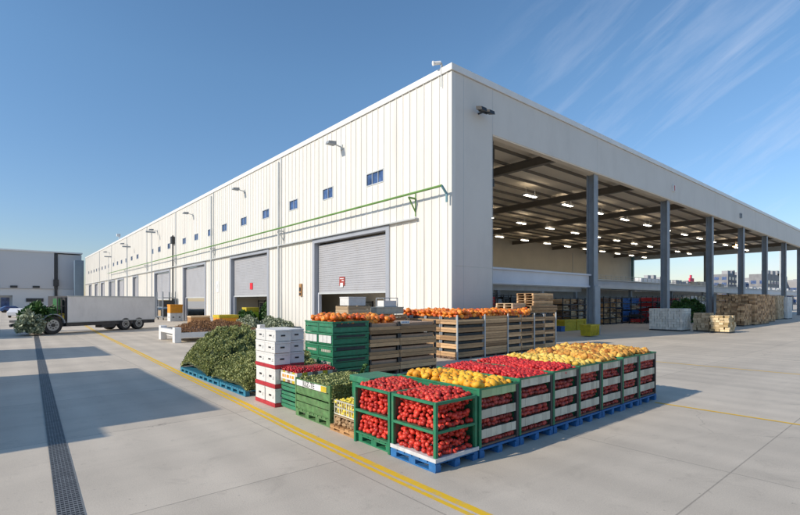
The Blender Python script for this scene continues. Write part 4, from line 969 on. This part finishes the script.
# machinery and frames at the fourth door
t = thing('goods_trolley', 'dark wheeled trolley with crates beside the fourth roller door', 'trolley', (16.6, 69.5, 0))
m_ = MB()
for x, y in ((0, 0), (1.6, 0), (0, 3.2), (1.6, 3.2)): m_.bar((x, y, .2), (x, y, 3.9), .12)
for z in (.4, 1.7, 3.0): m_.box(0, 1.6, 0, 3.2, z, z+.1)
m_.build('frame', M['steel'], t)
m_ = MB(); m_.box(.1, 1.4, .2, 1.4, .5, 1.5, 0); m_.box(.1, 1.4, 1.6, 3.0, .5, 1.3, 1); m_.box(.1, 1.4, .3, 2.6, 1.8, 2.7, 0); m_.build('load', [M['dark'], M['wood_l']], t)
for x, y in ((.1, .2), (1.5, .2), (.1, 3.0), (1.5, 3.0)): m_ = MB(); m_.cyl((x-.05, y, .15), (x+.05, y, .15), .15, 10); m_.build('wheel', M['rubber'], t)
# street poles with lamps before the far wall
for k, (y, h, lab) in enumerate(((98, 12.6, 'tall slim lamp pole standing before the wall past the fourth door'), (79.5, 13.2, 'nearer slim lamp pole before the white wall'), (118, 12.2, 'farthest slim lamp pole before the white wall'))):
    t = thing('lamp_pole', lab, 'lamp pole', (17.4, y, 0)); m_ = MB(); m_.cyl((0, 0, 0), (0, 0, h), .09, 8, .06); m_.build('pole', M['trim'], t)
    m_ = MB(); m_.bar((-.8, 0, h), (.5, 0, h), .35, .22); m_.build('lamp_head', M['steel'], t)
# stock seen inside the open doors
def rack_item(name, label, cat, x, y, w, d, h, mats, seed, lv=4, cols=3):
    rd = random.Random(seed); t = thing(name, label, cat, (x, y, 0)); f = MB()
    for i in range(cols+1):
        for yy in (0, d-.08): f.box(i*(w-.08)/cols, i*(w-.08)/cols+.08, yy, yy+.08, 0, h)
    for k in range(lv+1): z = .12+k*(h-.2)/lv; f.box(0, w, .0, .06, z-.05, z+.03); f.box(0, w, d-.06, d, z-.05, z+.03)
    f.build('frame', M['dark'], t)
    for k in range(lv):
        for i in range(cols):
            z0 = .16+k*(h-.2)/lv; hh = (h-.2)/lv*rd.uniform(.62, .88); q = MB(); a = i*(w-.08)/cols+.14; b = (i+1)*(w-.08)/cols-.06
            n = 3; nn = 2 if (b-a) < 1.2 else 3
            for s in range(n):
                for c2 in range(nn):
                    if rd.random() < .06: continue
                    a2 = a+(b-a)*c2/nn; b2 = a+(b-a)*(c2+1)/nn-.02
                    q.box(a2, b2, .08+rd.uniform(0, .14), d-.12, z0+s*hh/n+.01, z0+(s+1)*hh/n-rd.uniform(.01, .04), jit=.015)
            q.build('load', M[rd.choice(mats)], t)
    return t
rack_item('storage_rack', 'dark storage rack seen through the nearest roller door', 'rack', 21.0, 24.2, .6, 1.6, 2.4, ['wood_l', 'dark', 'steel'], 1, 3, 1)
rack_item('storage_rack', 'pale loaded rack at the left inside the nearest roller door', 'rack', 20.8, 28.6, .8, 2.2, 2.6, ['wood_l', 'white_p', 'steel'], 2, 3, 1)
rack_item('storage_rack', 'dark rack inside the second roller door', 'rack', 20.8, 44.5, .8, 3.5, 2.7, ['dark', 'steel'], 3, 3, 1)
rack_item('storage_rack', 'dark loaded rack inside the third roller door', 'rack', 20.6, 60.5, .8, 3.5, 2.6, ['dark', 'board'], 4, 2, 1)

# ---------------------------------------------------------------- goods under the hall
rack_item('goods_stack', 'caged stack of brown sacks and crates left of the first column', 'crate stack', 38.5, 22.6, 4.1, 1.6, 2.9, ['wood', 'wood_l', 'board'], 5, 5, 3)
rack_item('goods_stack', 'caged stack of pale sacks behind the yellow bin', 'crate stack', 42.9, 23.6, 3.9, 1.6, 2.9, ['wood_l', 'wood', 'slat'], 6, 5, 3)
for k, (x, w, mn, lb) in enumerate(((36.9, 1.9, 'yellow_p', 'left'), (38.95, 1.2, 'yellow_p', 'middle'), (40.3, 1.6, 'yellow_p', 'right'))):
    tote('tote', '%s yellow crate at the foot of the caged sacks left of the first column' % lb, x, 21.5, 0, w, .9, .95, M[mn], M[mn])
tote('tote', 'small blue crate on the floor left of the yellow bin', 36.0, 21.3, 0, .6, .6, .45, M['blue_p'], M['blue_p'])
t = thing('yellow_bin', 'bright yellow ribbed bin standing beside the first steel column', 'bin', (33.0, 16.85, 0))
m_ = MB(); m_.hexa([(-.65, 0, .06), (.6, 0, .06), (.6, .7, .06), (-.65, .7, .06), (-.7, -.05, .8), (.65, -.05, .8), (.65, .75, .8), (-.7, .75, .8)]); m_.build('body', M['yellow_p'], t)
m_ = MB(); m_.box(-.74, .69, -.09, .79, .8, .88); m_.build('rim', M['yellow_p'], t)
m_ = MB(); [m_.box(-.68+k*.25, -.64+k*.25, -.075, -.03, .1, .79) for k in range(6)]; m_.build('rib', M['yellow_p'], t)
rack_item('goods_stack', 'stack of brown crates just right of the first column', 'crate stack', 50.3, 24.6, 4.6, 1.6, 3.1, ['wood', 'wood_o', 'board', 'wood_l'], 7, 5, 3)
rack_item('goods_stack', 'stack of blue crates with red ones below, right of the brown crates', 'crate stack', 55.3, 24.9, 5.2, 1.6, 3.1, ['blue_p', 'blue_p', 'wood'], 8, 4, 2)
rack_item('goods_stack', 'low stack of red crates before the blue crates', 'crate stack', 55.8, 22.9, 4.2, 1.4, 1.25, ['red_p', 'red_p', 'dark'], 9, 2, 3)
rack_item('goods_stack', 'large stack of red crates in the middle of the hall', 'crate stack', 60.8, 23.6, 9.0, 2.0, 3.2, ['red_p', 'red_p', 'red_p', 'dark'], 10, 5, 6)
rack_item('goods_stack', 'lower stack of red crates in front of the large red stack', 'crate stack', 58.5, 20.8, 4.5, 1.4, 1.7, ['red_p', 'red_p'], 11, 3, 3)
rack_item('goods_stack', 'mixed white and red sacks left of the green plants', 'crate stack', 72, 25, 7.5, 1.6, 2.9, ['white_p', 'red_p', 'wood', 'dark'], 12, 4, 5)
rack_item('goods_stack', 'row of white wrapped goods under the awning', 'crate stack', 81, 27.0, 12, 1.4, 3.6, ['white_p', 'white_p', 'slat'], 13, 4, 7)
rack_item('goods_stack', 'shelf of small goods behind the pumpkins at the left of the hall', 'rack', 27.0, 24.2, 4.2, 1.2, 3.3, ['steel', 'dark', 'red_p', 'blue_p', 'white_p'], 14, 3, 4)
rack_item('goods_stack', 'far rack of brown goods deep inside the hall', 'rack', 32.6, 26.4, 4.6, 1.2, 3.2, ['wood', 'steel', 'dark'], 15, 3, 4)
veg_heap('plant_clump', 'dark green leafy plants stacked between the second and third columns', 'plant', 60.8, 70.5, 20.2, 22.4, 0, 2.2, M['leaf_d'], M['leaf_core'], 10000, .30, pw=.22)

# block stacks outside the hall at the right
def block_stack(name, label, cat, x0, x1, y0, y1, h, nx, ny, nz, m, base=True, loose=.02, seed=1, z0=.12, gapz=.01):
    rd = random.Random(seed); t = thing(name, label, cat, (x0, y0, 0)); w, d = x1-x0, y1-y0
    if base: q = MB(); q.box(.02, w-.02, .02, d-.02, .0, z0-.01); q.build('base_pallet', M['dark'], t)
    for k in range(nz):
        q = MB(); z = z0+k*(h-z0)/nz; hh = (h-z0)/nz-gapz
        for i in range(nx):
            for j_ in range(ny):
                if 0 < i < nx-1 and 0 < j_ < ny-1 and k < nz-1: continue
                a = i*w/nx; b = j_*d/ny; o1 = rd.uniform(-loose, loose); o2 = rd.uniform(-loose, loose)
                q.box(a+.008+o1, a+w/nx-.008+o1, b+.008+o2, b+d/ny-.008+o2, z, z+hh)
        q.build('layer', m, t)
    return t
block_stack('carton_stack', 'pallet of small pale wrapped packs before the second column', 'pack stack', 44.1, 46.1, 14.75, 17.45, 1.95, 8, 12, 8, mat('pale_pack', (.70, .67, .60), .5, .2, 3, rnd=.8, bump=.1), seed=2)
block_stack('carton_stack', 'ragged pallet of pale brown bundles right of the pale packs', 'pack stack', 45.2, 46.4, 13.1, 14.3, 1.6, 4, 4, 7, M['wood_l'], loose=.05, seed=3)
block_stack('carton_stack', 'leaning pallet of yellow and straw bundles in the sun', 'pack stack', 44.4, 46.2, 11.5, 12.8, 1.42, 4, 4, 7, mat('straw_pack', (.46, .32, .13), .7, .3, 2, rnd=.8, col2=(.62, .50, .32)), loose=.07, seed=4)
block_stack('crate_pile', 'big brown pile of stacked crates behind the straw bundles', 'crate pile', 61.0, 67.0, 13.4, 17.0, 3.35, 14, 12, 14, M['wood'], loose=.05, seed=5)
block_stack('crate_pile', 'lower brown pile in front of the big brown pile', 'crate pile', 57.6, 60.6, 13.6, 15.9, 2.3, 8, 8, 10, M['wood'], loose=.05, seed=6)
block_stack('crate_pile', 'narrow brown pile just right of the big brown pile', 'crate pile', 70.0, 74.0, 14.2, 15.6, 3.2, 8, 6, 12, M['wood'], loose=.05, seed=7)
block_stack('crate_pile', 'tall brown crate pile near the right edge', 'crate pile', 82.0, 85.4, 15.4, 17.0, 3.35, 8, 6, 11, M['wood_l'], loose=.05, seed=8)
block_stack('carton_stack', 'white and brown wrapped pallet at the right edge', 'pack stack', 85.5, 88.5, 15.0, 16.6, 3.2, 6, 5, 7, M['white_box'], loose=.03, seed=9)

# ---------------------------------------------------------------- truck
TA = math.atan2(3.3, 6.6)
tk = thing('truck', 'white box trailer truck on dark chassis parked across the yard', 'truck', (3.25, 45.4, 0), TA)
TL = 8.75
m_ = MB(); m_.box(.75, TL, 0, 2.4, .88, 3.0); m_.build('trailer_box', M['trailer'], tk, bevel=.02)
m_ = MB(); m_.box(.72, TL+.03, -.03, -.002, 2.93, 3.03); m_.box(.72, TL+.03, -.03, -.002, .86, .93); m_.box(TL+.002, TL+.04, 0, 2.4, .9, 3.0); m_.build('edge_trim', M['trim'], tk)
m_ = MB(); m_.box(-1.6, TL, .35, .55, .55, .86); m_.box(-1.6, TL, 1.85, 2.05, .55, .86); m_.box(.7, TL, .05, .2, .56, .86); m_.box(3.6, 4.8, .1, .9, .32, .55); m_.build('chassis', M['chassis'], tk)
def wheel(x, y, r, w, parent):
    q = MB(); q.cyl((x, y, r), (x, y+w, r), r, 28); tw = q.build('wheel', M['rubber'], parent, bevel=.04)
    q = MB(); q.cyl((x, y-.012, r), (x, y-.002, r), r*.62, 24); ri = q.build('rim', M['rim'], tw)
    q = MB(); q.cyl((x, y-.07, r), (x, y-.013, r), r*.2, 12); 
    for k in range(8): a = k*math.pi/4; q.cyl((x+r*.38*math.cos(a), y-.03, r+r*.38*math.sin(a)), (x+r*.38*math.cos(a), y-.013, r+r*.38*math.sin(a)), r*.07, 6)
    q.build('hub', M['dark'], tw)
wheel(-.35, -.05, .72, .5, tk); wheel(-.35, 1.9, .72, .5, tk)
for x in (5.75, 7.05):
    wheel(x, .0, .56, .45, tk); wheel(x, 1.95, .56, .45, tk)
m_ = MB()
for k in range(10):
    a0 = math.pi*(.05+.09*k); a1 = math.pi*(.05+.09*(k+1)); r0, r1 = .82, .90; cx = -.35; cz = .72
    m_.hexa([(cx+r0*math.cos(a0), -.12, cz+r0*math.sin(a0)), (cx+r1*math.cos(a0), -.12, cz+r1*math.sin(a0)), (cx+r1*math.cos(a1), -.12, cz+r1*math.sin(a1)), (cx+r0*math.cos(a1), -.12, cz+r0*math.sin(a1)), (cx+r0*math.cos(a0), .5, cz+r0*math.sin(a0)), (cx+r1*math.cos(a0), .5, cz+r1*math.sin(a0)), (cx+r1*math.cos(a1), .5, cz+r1*math.sin(a1)), (cx+r0*math.cos(a1), .5, cz+r0*math.sin(a1))])
m_.build('fender', M['steel'], tk)
m_ = MB(); m_.box(-2.1, .7, .1, 2.3, .95, 1.12); m_.bar((-2.1, .2, .7), (-1.2, .2, .95), .2); m_.bar((-2.1, 2.2, .7), (-1.2, 2.2, .95), .2); m_.build('flatbed', M['chassis'], tk)
m_ = MB()
for x in (.05, .35, .62): m_.bar((x, .1, 1.12), (x, .1, 2.9), .07)
for z in (1.5, 2.2, 2.85): m_.bar((.05, .1, z), (.68, .1, z), .06)
m_.build('headboard_frame', M['chassis'], tk)
m_ = MB(); m_.box(.69, .715, .0, 2.4, .95, 3.0); m_.build('front_panel', M['chassis'], tk)
m_ = MB(); m_.box(.25, .55, .3, 1.0, 1.9, 2.8, 0); m_.build('green_panel', mat('bright_green', (.03, .16, .05), .5, .2, 3), tk)
m_ = MB(); m_.box(.15, .6, .12, 1.0, 1.13, 1.6); m_.build('yellow_box', M['yellow_p'], tk)
def tkp(x, y, z): c, s = math.cos(TA), math.sin(TA); return (3.25+x*c-y*s, 45.4+x*s+y*c, z)
# load of plants on the flatbed
def blob(name, label, cat, c, rad, n, size, m):
    lf = MB(); co = MB(); pn = []
    for i in range(n):
        d = Vector((random.gauss(0, 1), random.gauss(0, 1), random.gauss(0, 1))).normalized(); k = random.uniform(.7, 1.0)*(1+.2*math.sin(6*d.x+3*d.z))
        pn.append((Vector(c)+Vector((d.x*rad[0], d.y*rad[1], abs(d.z)*rad[2]))*k, d))
    leaves(lf, pn, size, .35, .7)
    nu, nv = 12, 6
    for j_ in range(nv):
        for i in range(nu):
            def P(i, j_): u = 2*math.pi*i/nu; w = math.pi/2*j_/nv; return (c[0]+rad[0]*.72*math.cos(u)*math.cos(w), c[1]+rad[1]*.72*math.sin(u)*math.cos(w), c[2]+rad[2]*.72*math.sin(w))
            co.quad(P(i, j_), P(i+1, j_), P(i+1, j_+1), P(i, j_+1))
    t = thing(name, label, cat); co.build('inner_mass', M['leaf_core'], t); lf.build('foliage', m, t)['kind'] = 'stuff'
blob('plant_load', 'dark green plants piled on the flatbed in front of the white trailer', 'plants', tkp(-.6, 1.1, 1.15), (1.15, 1.0, 1.15), 2600, .28, M['leaf_d'])
blob('plant_load', 'grey green plants drooping over the front end of the flatbed', 'plants', tkp(-1.7, .3, .35), (.75, .9, 1.35), 1900, .28, M['leaf_g'])
t = thing('drum_bundle', 'stack of bright blue drums behind the plants on the flatbed', 'drums', (1.5, 50, 0))
for i, (x, y, z) in enumerate(((0, 0, 0), (.8, .2, 0), (.35, .8, 0), (.3, .2, 1.1), (.9, .6, 1.1))):
    m_ = MB(); m_.cyl((x, y, z), (x, y, z+1.05), .38, 14); m_.cyl((x, y, z+.33), (x, y, z+.37), .40, 14); m_.cyl((x, y, z+.7), (x, y, z+.74), .40, 14); m_.build('drum', M['blue_p'], t)

# ---------------------------------------------------------------- background
bb = thing('rear_building', 'big grey flat roofed building with white ground floor at the far end of the yard', 'building', (-60, 172, 0))
m_ = MB(); m_.box(0, 71.5, 0, 40, 6.2, 16.9); m_.box(72.4, 78.3, .4, 40, 6.2, 16.6); m_.build('upper_cladding', M['far_grey'], bb)
m_ = MB(); m_.box(0, 48, .5, 40, 0, 6.15); m_.box(62, 78.3, .5, 40, 0, 6.15); m_.box(48, 62, .5, 40, 4.2, 6.15); m_.box(48, 62, 2.5, 40, 0, 4.2); m_.build('white_ground_floor', M['far_white'], bb)
m_ = MB(); m_.box(-.3, 78.5, -.3, 40, 16.91, 17.3); m_.build('coping', M['coping'], bb)
m_ = MB(); m_.box(71.6, 72.3, -.1, .6, 0, 16.8); m_.box(71.3, 72.6, -.5, -.11, 7, 9); m_.build('downpipe', M['dark'], bb)
for k, x in enumerate((61.5, 66.5, 63.5)):
    m_ = MB(); m_.box(x, x+(1.6 if k < 2 else 3.5), -.25, 0, 6.4, 7.0) if k < 2 else m_.box(69-4, 69, .2, .48, 2.4, 3.4); m_.build('wall_vent', M['dark'], bb)
for k in range(6):
    m_ = MB(); a = 49+k*2.1; m_.box(a, a+1.8, 2.3, 2.45, .9, 3.6); m_.build('window', M['winglass'], bb)
# added block, dark blue for the shade in the gap between two buildings
m_ = MB(); m_.box(0, 2.2, 0, 3, 0, 14.6); o = m_.build('shaded_gap_block', mat('shaded_gap_blue', (.12, .18, .25), .5, .1, .5)); o.location = (16.0, 166, 0); tag(o, 'narrow dark blue tower at the far end of the white wall', 'shade block')
# cars far left
def car(label, loc, rz, colr, n_):
    t = thing('parked_car', label, 'car', loc, rz); pm = mat('car_paint_%d' % n_, colr, .3, .03, 2)
    prof = [(-2.2, .35), (2.15, .35), (2.2, .75), (1.2, .95), (.55, 1.45), (-1.2, 1.48), (-2.0, .98), (-2.25, .9)]
    m_ = MB(); m_.prism(prof, -.85, .85); m_.build('body', pm, t, bevel=.05)
    m_ = MB(); m_.prism([(1.05, .98), (.52, 1.38), (-1.15, 1.41), (-1.8, 1.0)], -.862, -.851); m_.prism([(1.05, .98), (.52, 1.38), (-1.15, 1.41), (-1.8, 1.0)], .851, .862); m_.build('window', M['winglass'], t)
    for x in (-1.4, 1.4):
        for y in (-.88, .68): m_ = MB(); m_.cyl((x, y, .33), (x, y+.2, .33), .33, 16); m_.build('wheel', M['rubber'], t)
car('white car parked in the far left of the yard', (2.0, 96, 0), 1.2, (.75, .75, .76), 0)
car('dark red car parked before the far grey building', (6.5, 128, 0), .1, (.35, .02, .03), 1)
car('blue car parked before the far grey building', (1.5, 138, 0), .2, (.05, .12, .3), 2)
car('silver car parked close to the far white ground floor', (9.5, 146, 0), .1, (.5, .5, .52), 3)

# low sheds left of the view
def shed(label, x0, x1, y0, y1, h):
    t = thing('shed', label, 'shed', (x0, y0, 0)); w, d = x1-x0, y1-y0
    m_ = MB(); m_.box(0, w, 0, d, 0, h-.2); m_.build('wall', M['far_white'], t)
    m_ = MB(); m_.box(-.05, w, -.05, d+.05, h-.2, h); m_.build('roof', M['asph_roof'], t)
    m_ = MB(); m_.box(w+.005, w+.04, 1.0, min(4, d-1), 0, min(3, h-.8)); m_.build('door', M['shutter'], t)
shed('white shed with flat roof at the left of the yard', -14, -4.85, 13.0, 22.0, 5.0)
shed('smaller shed attached to the near side of the white shed', -16, -7.3, 12.15, 12.99, 5.0)
shed('white shed with flat roof farther up the left of the yard', -14, -4.85, 27.7, 33.4, 5.0)
shed('far white shed up the left side of the yard', -22, -9.0, 44, 58, 6.0)

# skyline past the hall
def terminal(label, x, y, w, d, h, m, seed, roof=True):
    rd = random.Random(seed); t = thing('city_building', label, 'building', (x, y, 0)); m_ = MB(); m_.box(0, w, 0, d, 0, h); m_.build('wall', m, t)
    n = max(3, int(w/8)); fl_ = max(1, int(h/4.5))
    for f_ in range(fl_):
        m_ = MB(); z = 1.5+f_*4.3
        for k in range(n):
            a = (k+.2)*w/n
            m_.box(a, a+.6*w/n, -.2, -.01, z, min(h-.5, z+2.2)); 
        for k in range(max(2, int(d/8))):
            a = (k+.2)*d/max(2, int(d/8)); m_.box(-.2, -.01, a, a+.6*d/max(2, int(d/8)), z, min(h-.5, z+2.2))
        m_.build('window_band', M['winglass'], t)
    if roof:
        for k in range(rd.randint(3, 6)):
            a = rd.uniform(0, w*.9); m_ = MB(); m_.box(a, a+rd.uniform(3, 9), d*.2, d*.6, h, h+rd.uniform(1.5, 4)); m_.build('roof_unit', M['concrete_far'], t)
    return t
def hz(pxx, dist): # bearing helper in plain world terms
    t_ = (pxx-400)/467; d = Vector((.6475+t_*.762, .762-t_*.6475)).normalized(); return d.x*dist, d.y*dist
for k, (a, dist, w, d, h, m, lab) in enumerate(((641, 420, 62, 8, 21, 'far_white', 'distant white flat building seen past the back wall of the hall'), (676, 460, 40, 8, 18, 'concrete_far', 'distant pale terminal with a red roof sign'), (699, 520, 60, 8, 17, 'concrete_far', 'distant low grey building behind the third column'),
        (728, 430, 40, 10, 23, 'city_dark', 'distant grey block left of the fourth column'), (752, 480, 30, 10, 19, 'far_grey', 'distant grey block between the fourth and fifth columns'), (767, 400, 60, 10, 21, 'city_dark', 'distant large grey block at the right edge'), (800, 450, 80, 20, 17, 'concrete_far', 'distant low block at the far right'))):
    x, y = hz(a, dist); terminal(lab, x, y, w, d, h, M[m], k)
x, y = hz(690, 440); t = thing('roof_sign', 'red roof sign on the distant pale terminal', 'sign', (x, y, 16)); m_ = MB(); m_.box(0, 9, 0, 1, 2, 5); m_.box(2, 4.5, 0, 1, 5, 7.5); m_.build('sign_panel', mat('sign_red', (.75, .03, .10), .5, .05, 1), t); m_ = MB(); m_.box(1, 1.6, 0, 1, -16, 2); m_.box(8, 8.6, 0, 1, -16, 2); m_.build('leg', M['dark'], t)
for k, (a, dist, h, lab) in enumerate(((741, 300, 42, 'taller thin mast seen between the third and fourth columns'), (737.5, 300, 30, 'shorter thin mast beside the taller one'), (780, 330, 34, 'thin mast near the right edge'))):
    x, y = hz(a, dist); m_ = MB(); m_.cyl((0, 0, 0), (0, 0, h), .45, 6, .25); o = m_.build('mast', M['trim']); o.location = (x, y, 0); tag(o, lab, 'mast')

# ---------------------------------------------------------------- fruit objects
K_tom.flush('mass of ripe red tomatoes filling the rest of the two green racks')
K_app.flush('mass of red apples filling the slatted bins of the front row')
K_gap.flush('mass of shade-darkened red fruit behind the pale slats of the front row bins')
K_squ.flush('mass of yellow squash under the visible ones in the tall bin')
K_pal.flush('mass of pale squash filling the bin right of the apples')
K_gou.flush('mass of orange gourds filling the bins at the right end of the row')
K_pum.flush('mass of orange pumpkins under and behind the front ones on the crates')
K_che.flush('mass of dark cherries filling the striped crate')
K_pep.flush(''); K_pot.flush('')
